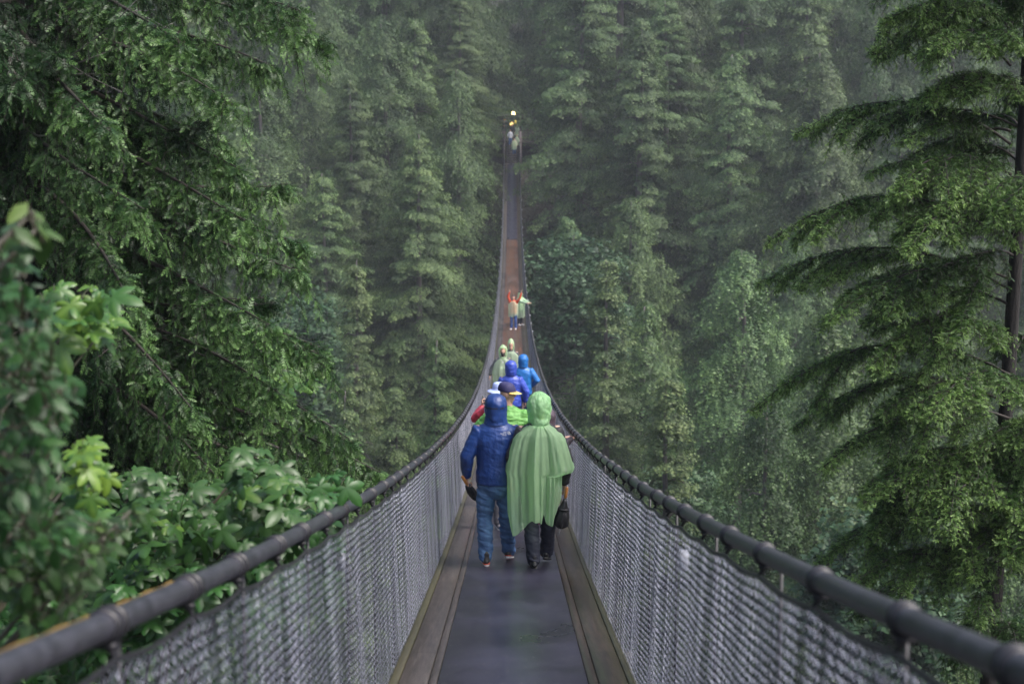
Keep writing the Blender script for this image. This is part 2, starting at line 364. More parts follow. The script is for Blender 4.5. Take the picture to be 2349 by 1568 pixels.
def railh(y): return 1.17 + .15 * np.exp(-np.maximum(y, 0) / 4.5)
RX = .80
def fence(side):
    # handrail: the main cable in its black sleeve
    ys = np.concatenate([np.arange(Y0, 30, .25), np.arange(30, 148.1, 1.0)])
    pts = [(side * (RX + .004 * math.sin(y * 1.3)), y, deck(y) + railh(y)) for y in ys]
    rail = MB().add(*loft(pts, .0285, 16)).build('handrail', m_pipe, bridge)
    # clamps along the handrail
    yy = []; y = -.6
    while y < 146: yy.append(y); y += .68 + random.uniform(-.10, .12) * (1 if y < 60 else 0)
    far = MB()
    for k, y in enumerate(yy):
        c = MB() if k < 48 else far
        z = deck(y) + railh(y); tilt = (deck(y + .1) - deck(y - .1)) / .2
        d = np.array([0, 1, tilt]); d /= np.linalg.norm(d); cx = side * (RX + .004 * math.sin(y * 1.3))
        p = np.array([cx, y, z])
        if k < 48:
            if side < 0:
                for o_ in (-.030, .030): c.add(*loft([p + d * (o_ - .008), p + d * (o_ - .005), p + d * (o_ + .005), p + d * (o_ + .008)], [.029, .0375, .0375, .029], 16))
            else:
                c.add(*loft([p + d * -.030, p + d * -.026, p + d * .026, p + d * .030], [.029, .035, .035, .029], 16))
                c.add(*loft([p + d * -.010, p + d * -.006, p + d * .006, p + d * .010], [.035, .0395, .0395, .035], 16))
            # saddle bolt and hook to the lower rope
            c.add(*loft([p + (0, 0, -.025), p + (0, 0.004, -.045), p + (side * -.008, .004, -.060), p + (side * -.016, .0, -.074)], [.014, .011, .007, .006], 8))
            c.add(*loft([p + (side * -.022, -.015, -.038), p + (side * .022, -.015, -.038)], .007, 8))
            c.build('clamp', m_band, rail)
        else:
            c.add(*loft([p - d * .04, p + d * .04], .040, 8))
    o = far.build('clamp', m_band, rail); o['kind'] = 'stuff'
    # scalloped rope that carries the mesh
    ty = np.concatenate([np.arange(Y0, 40, .06), np.arange(40, 146, .5)]); yk = np.array(yy)
    def top(y):
        y = np.asarray(y, float); i = np.clip(np.searchsorted(yk, y) - 1, 0, len(yk) - 2); f = (y - yk[i]) / (yk[i + 1] - yk[i]); f = np.clip(f, 0, 1)
        return deck(y) + railh(y) - .072 - .016 * np.sin(np.pi * f)
    MB().add(*loft([(side * (RX - .016), a, b) for a, b in zip(ty, top(ty))], .0065, 6)).build('mesh_rope', m_band, bridge)
    # chain-link: flattened zigzag wires hooked into one another
    n1 = [mnoise.noise(Vector((side * 5, y * 1.9, 0))) for y in np.arange(-2, 150, .05)]
    n2 = [mnoise.noise(Vector((side * 9, y * 7.0, 4))) for y in np.arange(-2, 150, .05)]
    def fold(y): return .022 * np.interp(y, np.arange(-2, 150, .05), n1) + .004 * np.interp(y, np.arange(-2, 150, .05), n2)
    mesh = MB()
    for (a, b, pitch, r, sub) in ((Y0, 9, .043, .0018, 4), (9, 20, .043, .0018, 2), (20, 40, .05, .0023, 1), (40, 70, .09, .0042, 1), (70, 145.6, .15, .0074, 1)):
        ws = np.arange(a, b, pitch); zb = deck(ws) - .045; zt = top(ws)
        seg = int(round(1.13 / (pitch * .39) / 2)) * 2; J = seg * sub + 1
        jj = np.arange(J) / sub; tri = np.where((jj % 2) <= 1, jj % 2, 2 - (jj % 2)); tri = np.clip((tri - .5) * 1.12, -.5, .5) + .5
        t = jj / seg
        yw = ws[:, None] + tri[None] * pitch * 1.06
        zs_ = deck(ws) + railh(ws) - .08; zw = zb[:, None] + (zs_ - zb)[:, None] * t[None] + (zt - zs_)[:, None] * (np.clip((t - .86) / .14, 0, 1) ** 2)[None]
        zw = zw + (deck(yw) - deck(ws)[:, None])
        zw = zw + rng.normal(0, .0011, zw.shape) + .003 * np.sin(yw * 3.1 + t[None] * 7 + side) * np.sin(np.pi * t)[None]
        fx = fold(yw) * np.sin(np.pi * np.clip(t, 0, 1))[None] ** .8
        base = .742 + (RX - .016 - .742) * t
        xw = base[None] + fx + rng.normal(0, .0012, fx.shape) + rng.normal(0, .0010, (len(ws), 1))
        if sub > 1: xw = xw + (.0030 * np.sin(np.pi * jj))[None]
        ns = 5 if sub > 1 else 4
        ang = np.arange(ns) / ns * 2 * np.pi
        V = np.stack([side * (xw[..., None] + r * np.cos(ang)), yw[..., None] + r * 2.5 * np.sin(ang), np.broadcast_to(zw[..., None], zw.shape + (ns,))], -1)
        W = len(ws)
        wi, ji, ai = np.meshgrid(np.arange(W), np.arange(J - 1), np.arange(ns), indexing='ij'); a2 = (ai + 1) % ns
        f = lambda jx, ax: (wi * J + jx) * ns + ax
        mesh.add(V.reshape(-1, 3), np.stack([f(ji, ai), f(ji, a2), f(ji + 1, a2), f(ji + 1, ai)], -1).reshape(-1, 4), None, np.repeat(np.clip(rng.normal(.5, .22, W), 0, 1), J * ns))
    mesh.build('chain_link_mesh', galv, bridge, tint=True)
    # thin suspender bars with small pale brackets outside the mesh
    bars = MB(); br = MB()
    for k, y in enumerate(np.arange(1.5, 145, 1.36)):
        z = deck(y)
        bars.add(*loft([(side * .84, y, z - .12), (side * .83, y, z + railh(y) - .03)], .007, 5))
        if k % 3 == 1: br.add(*box(min(side * .845, side * .89), max(side * .845, side * .89), y - .02, y + .03, z + .86, z + .96))
    o = bars.build('suspender_bar', m_band, bridge); o['kind'] = 'stuff'
    o = br.build('bracket', simple('pale_bracket', (.4, .42, .48), rough=.5), bridge, smooth=False); o['kind'] = 'stuff'
fence(-1); fence(1)
# ochre moss line on the outer top edge of the near left handrail
ys = np.arange(-1.0, 3.4, .04)
MB().add(*loft([(-(RX + .004 * math.sin(y * 1.3)) - .026, y, deck(y) + railh(y) + .019 + .002 * math.sin(y * 31)) for y in ys], [.004 + .003 * abs(mnoise.noise(Vector((0, y * 9, 2)))) for y in ys], 6)).build('moss_strip', simple('ochre_moss', (.16, .095, .018), (.24, .15, .03), .9, scale=60), bridge)

# ------------------------------------------------------------------ far stairs, landing and gate
m_dark = simple('dark_stained_timber', (.035, .028, .026), (.065, .052, .048), .6, scale=5)
m_tread = simple('worn_tread', (.16, .145, .14), (.24, .22, .21), .55, scale=5)
zs, ze, ys0, ys1 = float(deck(145.4)), -.75, 145.8, 151.6
st = empty('landing_stairs', (0, ys0, zs)); tag(st, 'dark wooden stairs climbing from the far end of the bridge to the landing', 'stairs')
ntr = 13
for k in range(ntr):
    t = (k + 1) / ntr; y = ys0 + (ys1 - ys0) * k / ntr; z = zs + (ze - zs) * t
    MB().add(*box(-.48, .48, y - ys0, y - ys0 + .36, z - zs - .05, z - zs)).build('tread', m_tread, st, smooth=False)
for s in (-1, 1):
    p = [(s * .53, 0, -.2), (s * .53, ys1 - ys0, ze - zs - .15)]
    MB().add(*loft(p, [(.04, .16)] * 2, 4)).build('stringer', m_dark, st, smooth=False)
    h = MB().add(*loft([(s * .78, -.1, 1.15), (s * .72, ys1 - ys0, ze - zs + 1.1)], .035, 8))
    for k in range(5):
        t = k / 4; h.add(*loft([(s * .76, t * (ys1 - ys0), t * (ze - zs) - .1), (s * .76, t * (ys1 - ys0), t * (ze - zs) + 1.12)], .035, 6))
    h.build('stair_rail', m_dark, st)
    MB().add(*loft([(s * .76, 0, .5), (s * .76, ys1 - ys0, ze - zs + .5)], [(.012, .5)] * 2, 4)).build('side_panel', simple('wire_panel', (.10, .10, .11), (.16, .16, .17), .6, scale=60), st, smooth=False)
ld = empty('landing', (0, ys1, ze)); tag(ld, 'timber landing with a long dark railing at the far end of the bridge', 'landing')
MB().add(*box(-2.6, 2.6, 0.02, 7, -.15, 0)).build('platform', m_dark, ld, smooth=False)
for s in (-1, 1):
    m = MB().add(*box(min(s * .75, s * 2.25), max(s * .75, s * 2.25), .05, .12, 1.03, 1.11))
    for k in range(4): m.add(*box(s * (.8 + k * .45) - .03, s * (.8 + k * .45) + .03, .06, .11, 0.002, 1.028))
    m.build('railing', m_dark, ld, smooth=False)
    MB().add(*box(s * .85 - .16, s * .85 + .16, -.1, .04, -4.5, 1.0)).build('post', simple('purple_brown_post', (.10, .08, .085), (.15, .12, .125), .7, scale=4), ld, smooth=False)
gt = empty('gate_frame', (0, 158.2, -1.0)); tag(gt, 'dark timber gate frame with a crossbeam behind the far landing', 'gate')
for s in (-1, 1): MB().add(*box(s * .95 - .1, s * .95 + .1, -.1, .1, -2, 2.42)).build('post', m_dark, gt, smooth=False)
MB().add(*box(-1.35, 1.35, -.12, .12, 2.425, 2.68)).build('crossbeam', m_dark, gt, smooth=False)
MB().add(np.array([(-1.6, -.6, 2.69), (1.6, -.6, 2.69), (1.6, .6, 2.69), (-1.6, .6, 2.69), (-1.2, 0, 3.0), (1.2, 0, 3.0)]), [(0, 1, 5, 4), (2, 3, 4, 5), (0, 3, 2, 1)], [(0, 4, 3), (1, 2, 5)]).build('roof', m_dark, gt, smooth=False)
def emis(name, col, s):
    m, n, l, out = new_mat(name); e = n.new('ShaderNodeEmission'); e.inputs[0].default_value = (*col, 1); e.inputs[1].default_value = s; l.new(e.outputs[0], out.inputs[0]); return m
def lamp(u, v, y, r, mat, name, label, foot, globe='globe', h=1.0, w_=1.0):
    p = P(u, v, y); e = empty(name, (p[0], p[1], foot)); tag(e, label, 'lamp')
    MB().add(*ellipsoid((0, 0, p[2] - foot), (r * w_, r, r * h), 16, 12)).build(globe, mat, e)
    MB().add(*loft([(0, .06, 0), (0, .06, p[2] - foot - r * h * .9)], .045, 8)).build('post', m_dark, e)
    MB().add(*loft([(0, 0, p[2] - foot - r * h * 1.15), (0, 0, p[2] - foot - r * h * .8)], [r * .5, r * .7], 10)).build('lamp_collar', m_dark, e)
lamp(1178, 260, 158, .21, emis('globe_glow', (1, .72, .32), 6), 'globe_lamp', 'round glowing globe lamp highest above the far landing', -1.2)
lamp(1157, 277, 158, .11, emis('amber_glow', (1, .50, .16), 2.2), 'lantern', 'small amber lantern left of the gate beam over the landing', -1.2, 'glass')
lamp(1173.5, 284.5, 157.5, .20, emis('lantern_glow', (1, .62, .22), 1.0), 'lantern', 'broad amber lantern just above the dark figure on the stairs', -1.2, 'glass', 1.1)
lamp(1182.5, 281, 157.8, .12, emis('yellow_glow', (.8, .62, .12), .7), 'lantern', 'narrow yellow lantern right of the broad amber one', -1.2, 'glass', 2.2)
lamp(1193, 276.5, 158, .055, emis('red_glow', (1, .55, .42), 1.6), 'lantern', 'tiny pinkish lantern right of the gate beam', -1.2, 'glass')

# ================================================================== FAR TREES
def unit(a): return a / (np.linalg.norm(a, axis=-1, keepdims=True) + 1e-9)
def conifer_crown(seed, H, Rm, style, dens=1.0, size=1.0):
    """layered boughs with drooping sprays; style: droop, upturn, bareness at the foot"""
    r = np.random.default_rng(seed)
    nb = int(H * 13 * dens)
    h = r.random(nb) ** .85; h = .06 + .94 * h
    az = r.random(nb) * 2 * np.pi
    prof = np.clip((1 - h) ** style['pw'], 0, 1) * (1 - .35 * np.clip((.25 - h) / .25, 0, 1)) + .02
    # irregular outline: lumps around the stem
    lump = 1 + .35 * np.sin(az * 2 + h * 17 + seed) * np.sin(h * 23 + seed * 2)
    L = Rm * prof * lump * r.uniform(.45, 1.12, nb) + .25
    rise = style['rise'] * r.uniform(.6, 1.4, nb) + .25 * h; droop = style['droop'] * r.uniform(.7, 1.3, nb)
    ns = np.maximum(5, (18 + L * style['ns'] * 2.3)).astype(int)
    bi = np.repeat(np.arange(nb), ns); N = len(bi)
    s = r.uniform(.12, 1.0, N) ** .75
    d = np.stack([np.cos(az), np.sin(az), np.zeros(nb)], 1)[bi]; q = np.stack([-d[:, 1], d[:, 0], d[:, 2]], 1)
    lat = r.uniform(-1, 1, N); wd = (.30 * L[bi] * (1 - s) + .22) * .9
    pos = d * (L[bi] * s)[:, None] + q * (lat * wd)[:, None]
    drop = -abs(lat) ** 1.5 * wd * .6 - r.uniform(0, style['hang'], N) * (.4 + .6 * s)
    pos[:, 2] = h[bi] * H + L[bi] * (rise[bi] * s - droop[bi] * s ** 2) + drop
    X = d * r.uniform(.35, 1.0, (N, 1)) + q * (lat * .9)[:, None] + np.stack([r.normal(0, .22, N), r.normal(0, .22, N), -r.uniform(.2, style['down'], N)], 1)
    Zv = np.stack([r.normal(0, .35, N), r.normal(0, .35, N), np.ones(N)], 1) + d * .5
    clump = r.normal(0, .13, nb)[bi]
    tint = .40 + clump + r.normal(0, .08, N) + .50 * (s - .6)  # lit bough tips and dark crown inside painted into the tint
    sc = size * r.uniform(.16, .35, N)
    return pos, X, Zv, sc, tint
STY = {'fir': dict(pw=.80, rise=.18, droop=.42, ns=15, hang=.45, down=.9),
       'cedar': dict(pw=.62, rise=.02, droop=.50, ns=17, hang=1.0, down=1.6),
       'spruce': dict(pw=.95, rise=.10, droop=.22, ns=15, hang=.30, down=.6)}
def trunk_mesh(H, r0, seed, limbs=True):
    rr = random.Random(seed); m = MB()
    pts = [(0.15 * math.sin(k * 1.1 + seed) * k / 8, .15 * math.cos(k * .9 + seed) * k / 8, H * k / 8) for k in range(9)]
    m.add(*loft(pts, [r0 * (1.25 if k == 0 else 1) * (1 - k / 8.4) + .02 for k in range(9)], 8))
    if limbs:
        for k in range(26):
            z = H * rr.uniform(.1, .9); a = rr.uniform(0, 6.28); L = (1 - z / H) * 2.6 + .4
            m.add(*loft([(0, 0, z), (math.cos(a) * L * .6, math.sin(a) * L * .6, z + .1), (math.cos(a) * L, math.sin(a) * L, z - .15)], [.06, .035, .012], 5))
    return m
PROTO = {}
def proto(kind, seed, H, Rm, mat, size=1.0, dens=1.0):
    key = (kind, seed)
    mb = MB()
    if kind == 'maple':
        r = np.random.default_rng(seed); nb = 170
        c = r.normal(0, 1, (nb, 3)); c = unit(c) * (r.random((nb, 1)) ** .45); c[:, 2] *= .95
        c = c * np.array([Rm, Rm, H * .40]) + np.array([0, 0, H * .60])
        rad = r.uniform(.6, 1.4, nb); k = 60; bi = np.repeat(np.arange(nb), k); N = len(bi)
        o = unit(r.normal(0, 1, (N, 3))) * (rad[bi] * r.random(N) ** .4)[:, None]; o[:, 2] *= .55
        X = unit(o) * .8 + np.stack([r.normal(0, .3, N), r.normal(0, .3, N), -r.uniform(0, .9, N)], 1)
        Z = np.stack([r.normal(0, .4, N), r.normal(0, .4, N), np.ones(N)], 1)
        place(LEAF_CLUMP[0], LEAF_CLUMP[1], c[bi] + o, X, Z, r.uniform(.28, .5, N), .42 + r.normal(0, .12, N) + r.normal(0, .1, nb)[bi], LEAF_CLUMP[2] * .5, mb)
        tr = trunk_mesh(H * .95, .22, seed, True)
    else:
        pos, X, Z, sc, ti = conifer_crown(seed, H, Rm, STY[kind], dens, size)
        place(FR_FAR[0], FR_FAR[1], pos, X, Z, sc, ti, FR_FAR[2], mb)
        tr = trunk_mesh(H * .99, H * .010 + .1, seed)
    crown = mb.build('crown', mat, None, smooth=False, tint=True)
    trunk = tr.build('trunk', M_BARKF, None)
    PROTO[key] = (crown.data, trunk.data, H)
    bpy.data.objects.remove(crown); bpy.data.objects.remove(trunk)
    return key
KEYS = {'fir': [proto('fir', 11, 42, 10.0, M_FAR[0]), proto('fir', 12, 36, 8.8, M_FAR[0]), proto('fir', 13, 28, 6.8, M_FAR[0])],
        'cedar': [proto('cedar', 21, 38, 8.4, M_FAR[1], 1.05), proto('cedar', 22, 32, 7.6, M_FAR[1], .95), proto('cedar', 23, 26, 6.8, M_FAR[1], .85)],
        'yellow': [proto('spruce', 31, 26, 4.6, M_FAR[2], .85), proto('spruce', 32, 20, 3.8, M_FAR[2], .8)],
        'maple': [proto('maple', 41, 15, 4.2, M_FAR[3]), proto('maple', 42, 11, 3.2, M_FAR[3])]}
NAME = {'fir': 'fir_tree', 'cedar': 'cedar_tree', 'yellow': 'spruce_tree', 'maple': 'maple_tree'}
placed = []
def tree(kind, idx, x, y, z, sc, rz, label=None, group=None, wide=1.0):
    cr, tr, H = PROTO[KEYS[kind][idx]]
    e = empty(NAME[kind], (x, y, z), rz); e.scale = (sc * wide, sc * wide, sc)
    c = bpy.data.objects.new('crown', cr); C.objects.link(c); c.parent = e
    t = bpy.data.objects.new('trunk', tr); C.objects.link(t); t.parent = e
    placed.append((x, y)); 
    tag(e, label, 'tree', group); return e
# trees one can point to in the far wall of forest: top of the crown (u, v), depth, kind, proto, width factor, label
BIG = [(1530, -10, 132, 'fir', 0, 1.45, 'tallest broad olive-brown fir filling the forest right of the bridge end'),
       (1885, 110, 118, 'cedar', 0, 1.30, 'grey-green cedar with pointed top beside the dark gap, upper right'),
       (1392, 585, 92, 'yellow', 0, 1.10, 'yellowish spruce with pointed top right of the bridge middle'),
       (1535, 850, 70, 'yellow', 0, 1.05, 'bright yellow-green spruce with flat boughs just above the right handrail'),
       (1480, 690, 96, 'fir', 2, .9, 'fir with a bare pale trunk between the two yellowish spruces right of the bridge'),
       (812, 585, 96, 'yellow', 0, .95, 'yellowish spruce standing left of the bridge beside the blue-green maple'),
       (1003, 770, 92, 'yellow', 1, .95, 'slender spruce left of the bridge close to the mesh'),
       (792, 885, 78, 'yellow', 1, .9, 'small spruce top poking up above the left handrail'),
       (880, 40, 130, 'cedar', 0, 1.35, 'tall cedar with layered light sprays, upper left of the bridge'),
       (590, 150, 118, 'cedar', 1, 1.30, 'light yellow-green cedar directly behind the near dark cedar'),
       (1055, -40, 142, 'fir', 0, 1.25, 'fir with long arching boughs at top left of the bridge end'),
       (1105, 270, 146, 'fir', 1, .75, 'blue-green fir close to the left of the far landing'),
       (680, 650, 104, 'maple', 0, 1.0, 'blue-green broadleaf tree in a hollow behind the near cedar'),
       (1318, 520, 108, 'maple', 0, 1.05, 'pale blue-green broadleaf tree right beside the upper bridge'),
       (1560, 1070, 74, 'maple', 1, .8, 'small blue-green broadleaf tree just above the right handrail'),
       (2050, 1130, 56, 'maple', 1, 1.0, 'dark broadleaf tree low behind the near hemlock'),
       (1290, 60, 150, 'fir', 1, 1.3, 'dim fir right above the far landing'),
       (1705, 560, 88, 'cedar', 2, 1.2, 'cedar with heavy pale clumps in the middle of the right side'),
       (1900, 700, 64, 'cedar', 2, 1.1, 'darker nearer cedar behind the tips of the near hemlock'),
       (2150, 560, 70, 'cedar', 1, 1.1, 'broad cedar behind the near hemlock boughs'),
       (960, 330, 122, 'fir', 1, 1.3, 'greyish fir left of the bridge with drooping tiers'),
       (1760, 900, 62, 'cedar', 2, .9, 'low green cedar above the right handrail near the picture middle right')]
for (u, v, z, kind, idx, wide, lab) in BIG:
    top = P(u, v, z); gz = float(ground(top[0], top[1])) - .5
    H = PROTO[KEYS[kind][idx]][2]; sc = (top[2] - gz) / H
    if kind == 'maple' or sc < .55: sc = max(sc, .55) if kind != 'maple' else 1.0; gz = top[2] - sc * H
    if sc > 1.35: sc = 1.35; gz = top[2] - sc * H
    tree(kind, idx, top[0], top[1], gz, sc, rng.random() * 6.28, lab, wide=wide)
fill = []
rows = [(64, 9, 24, 30, 62), (76, 8, 22, 32, 62), (90, 7.5, 26, 34, 62), (103, 7.5, 28, 38, 66), (116, 7.5, 32, 42, 70), (128, 7.5, 34, 44, 72), (140, 7.5, 32, 42, 76),
        (154, 8, 34, 46, 80), (168, 8, 38, 48, 84), (184, 9, 40, 50, 90), (204, 10, 42, 52, 98)]
cnt = 0
for (y, sp, h0, h1, xm) in rows:
    for x in np.arange(-xm, xm + .1, sp):
        xx = x + rng.normal(0, sp * .22) + (sp / 2 if int(y) % 4 else 0); yy = y + rng.normal(0, 2.2)
        if abs(xx) < (4.2 if yy < 160 else 2.5): continue
        if any((xx - a) ** 2 + (yy - b) ** 2 < 9 for a, b in placed): continue
        k = rng.choice(['fir', 'cedar', 'yellow', 'maple'], p=[.42, .42, .11, .05] if y < 150 else [.55, .45, 0, 0]); idx = int(rng.integers(0, len(KEYS[k])))
        gz = float(ground(xx, yy)) - .4; H = PROTO[KEYS[k][idx]][2]
        want = rng.uniform(h0, h1) * (.62 if k in ('yellow', 'maple') else 1.0)
        sc = np.clip(want / H, .7, 1.3)
        u, v, d = proj((xx, yy, gz + H * sc))
        u2, v2, d2 = proj((xx, yy, gz))
        if v2 < -40 or u < -420 or u > 2770: continue
        fill.append((tree(k, idx, xx, yy, gz, sc, rng.random() * 6.28, wide=1.15), k, u, max(v, 10), yy))
        cnt += 1
SHORT = ['the tallest olive-brown fir', 'the pointed grey-green cedar', 'the pointed yellowish spruce', 'the bright spruce above the rail', 'the bare-trunked fir', 'the left yellowish spruce',
         'the slender spruce by the mesh', 'the small left spruce top', 'the tall layered cedar', 'the light cedar behind the near one', 'the arching-bough fir', 'the blue-green landing fir', 'the left broadleaf',
         'the bridge-side broadleaf', 'the small rail-side broadleaf', 'the dark low broadleaf', 'the dim fir above the landing', 'the heavy-clumped cedar', 'the cedar behind the hemlock tips', 'the broad right cedar', 'the greyish fir', 'the low green cedar']
KW = {'fir': 'hazy dark fir', 'cedar': 'hazy drooping cedar', 'yellow': 'hazy yellowish spruce', 'maple': 'hazy round broadleaf'}
seen = {}
for (o_, k, u, v, yy) in fill:
    u = min(max(u, 30), 2320); vm = v + 120
    q = min(range(len(BIG)), key=lambda i: (BIG[i][0] - u) ** 2 + (BIG[i][1] + 150 - vm) ** 2); du, dv = u - BIG[q][0], vm - BIG[q][1] - 150
    side = ('right of' if du > 0 else 'left of') if abs(du) > abs(dv) else ('above' if dv < 0 else 'below')
    seen.setdefault(f'{KW[k]} {side} {SHORT[q]}', []).append((yy, o_))
for lab, L in seen.items():
    L.sort(key=lambda t: t[0])
    for q, (yy, o_) in enumerate(L):
        w_ = '' if len(L) == 1 else (['nearer', 'farther'][q] if len(L) == 2 else ['nearest', 'second nearest', 'third nearest', 'fourth nearest', 'fifth nearest', 'sixth nearest', 'seventh nearest', 'eighth nearest', 'ninth nearest', 'tenth nearest', 'eleventh nearest', 'twelfth nearest', 'thirteenth nearest', 'fourteenth nearest', 'fifteenth nearest', 'sixteenth nearest', 'seventeenth nearest', 'eighteenth nearest', 'nineteenth nearest', 'twentieth nearest'][min(q, 19)])
        tag(o_, (w_ + ' ' + lab).strip(), 'tree', 'conifers and broadleaves of the far forest')
print('far trees', cnt + len(BIG))

# ferns and low shrubs covering the floor of both slopes: nobody could count them
N_ = 60000; gx = rng.uniform(-75, 75, N_); gy = np.where(rng.random(N_) < .8, rng.uniform(88, 235, N_), rng.uniform(8, 60, N_)); gz_ = ground(gx, gy) + rng.uniform(.0, 1.0, N_)
keep = ~((np.abs(gx) < 3.0) & (gy > 143) & (gy < 163)); gx, gy, gz_ = gx[keep], gy[keep], gz_[keep]; N_ = len(gx)
mb = MB(); place(LEAF_CLUMP[0], LEAF_CLUMP[1], np.stack([gx, gy, gz_], 1), rng.normal(0, 1, (N_, 3)) * (1, 1, .4), np.stack([rng.normal(0, .4, N_), rng.normal(-.3, .4, N_), np.ones(N_)], 1), rng.uniform(.5, 1.3, N_), rng.normal(.33, .12, N_), LEAF_CLUMP[2] * .5, mb)
tag(mb.build('undergrowth', M_FAR[0], smooth=False, tint=True), 'dark ferns and low shrubs covering the forest floor', 'undergrowth', kind='stuff')

# ================================================================== NEAR TREES
def curve(p0, p1, sag, n=14, up=0.0, side=0.0):
    """a bough from p0 to p1, arched by sag (positive: hump) with an upturned or drooping tip"""
    p0, p1 = np.array(p0, float), np.array(p1, float); t = np.linspace(0, 1, n)[:, None]
    p = p0 + (p1 - p0) * t; d = p1 - p0; q = np.array([-d[1], d[0], 0]); q /= np.linalg.norm(q) + 1e-9
    p[:, 2] += (4 * sag * t * (1 - t)).ravel() + (up * t ** 4).ravel(); p += q * side * np.sin(np.pi * t)
    return p
def bough(mbL, mbB, pts, r0, tpl, nbl, lb, step, ssize, fall, tint0, tipg, rg, spread=.9, taper=.55, inner=.12, scale_end=1.0):
    """main limb -> hanging branchlets -> leaf sprays (cedar, hemlock)"""
    n = len(pts); mbB.add(*loft(pts, [max(.0035, r0 * (1 - .9 * k / (n - 1))) for k in range(n)], 6))
    seg = np.linalg.norm(np.diff(pts, axis=0), axis=1); cum = np.concatenate([[0], np.cumsum(seg)]); L = cum[-1]
    s = np.linspace(inner, 1, nbl) + rg.normal(0, .006, nbl); s = np.clip(s, 0, 1)
    P0 = np.stack([np.interp(s * L, cum, pts[:, k]) for k in range(3)], 1)
    Tn = np.stack([np.interp(np.clip(s + .02, 0, 1) * L, cum, pts[:, k]) - np.interp(np.clip(s - .02, 0, 1) * L, cum, pts[:, k]) for k in range(3)], 1); Tn = unit(Tn)
    side = np.where(np.arange(nbl) % 2 == 0, 1, -1)[:, None]
    Sd = unit(np.cross(Tn, np.array([0, 0, 1.]))) * side
    ln = lb * (1 - taper * s) * rg.uniform(.3, 1.3, nbl) * (1 + .35 * np.sin(s * 31 + rg.uniform(0, 6))) * np.where(s > .97, .6, 1)
    D = unit(Tn * rg.uniform(.35, .8, (nbl, 1)) + Sd * spread * rg.uniform(.5, 1.2, (nbl, 1)) + rg.normal(0, .12, (nbl, 3)))
    k = max(3, int(lb / step)); tt = (np.arange(k) + .5) / k
    A = P0[:, None] + D[:, None] * (ln[:, None] * tt)[..., None] * (1 - .25 * fall * tt)[None, :, None]
    A[..., 2] -= (ln[:, None] * tt ** 1.6) * fall * rg.uniform(.35, 1.35, (nbl, 1)); A += rg.normal(0, .012, A.shape)
    # twigs
    tw = np.concatenate([P0[:, None], A], 1); w_ = .0022
    for off in (np.array([w_, 0, 0]), np.array([0, 0, w_])):
        Va = tw - off; Vb = tw + off; V = np.stack([Va, Vb], 2).reshape(-1, 3); m, kk = tw.shape[:2]
        a, b = np.meshgrid(np.arange(m), np.arange(kk - 1), indexing='ij'); bs = (a * kk + b) * 2
        mbB.add(V, np.stack([bs, bs + 1, bs + 3, bs + 2], -1).reshape(-1, 4))
    # sprays, both sides of each branchlet
    td = np.concatenate([np.diff(tw, axis=1)], 1); td = unit(td)
    for sg in ((1, -1) if tpl is FR_CEDAR else (1, -1, 0)):
        pos = A.reshape(-1, 3); T = td.reshape(-1, 3); N = len(pos)
        lat = unit(np.cross(T, np.array([0, 0, 1.]) + rg.normal(0, .3, (N, 3))))
        X = T * rg.uniform(.5, 1, (N, 1)) + lat * sg * rg.uniform(.4, 1.0, (N, 1)) + np.array([0, 0, -1]) * (fall * rg.uniform(.2, .9, (N, 1))) + rg.normal(0, .09 if tpl is FR_CEDAR else .15, (N, 3))
        Z = np.cross(X, lat) * (1 if rg.random() < .5 else -1) + rg.normal(0, .35, (N, 3)) + np.array([0, 0, .6])
        tip = np.tile(tt, nbl); ss = np.repeat(s, k)
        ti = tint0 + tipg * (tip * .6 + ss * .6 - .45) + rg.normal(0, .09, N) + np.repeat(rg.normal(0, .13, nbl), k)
        place(tpl[0], tpl[1], pos, X, Z, ssize * rg.uniform(.45, 1.4, N) * (1 - .3 * tip), ti, tpl[2] * .6, mbL)

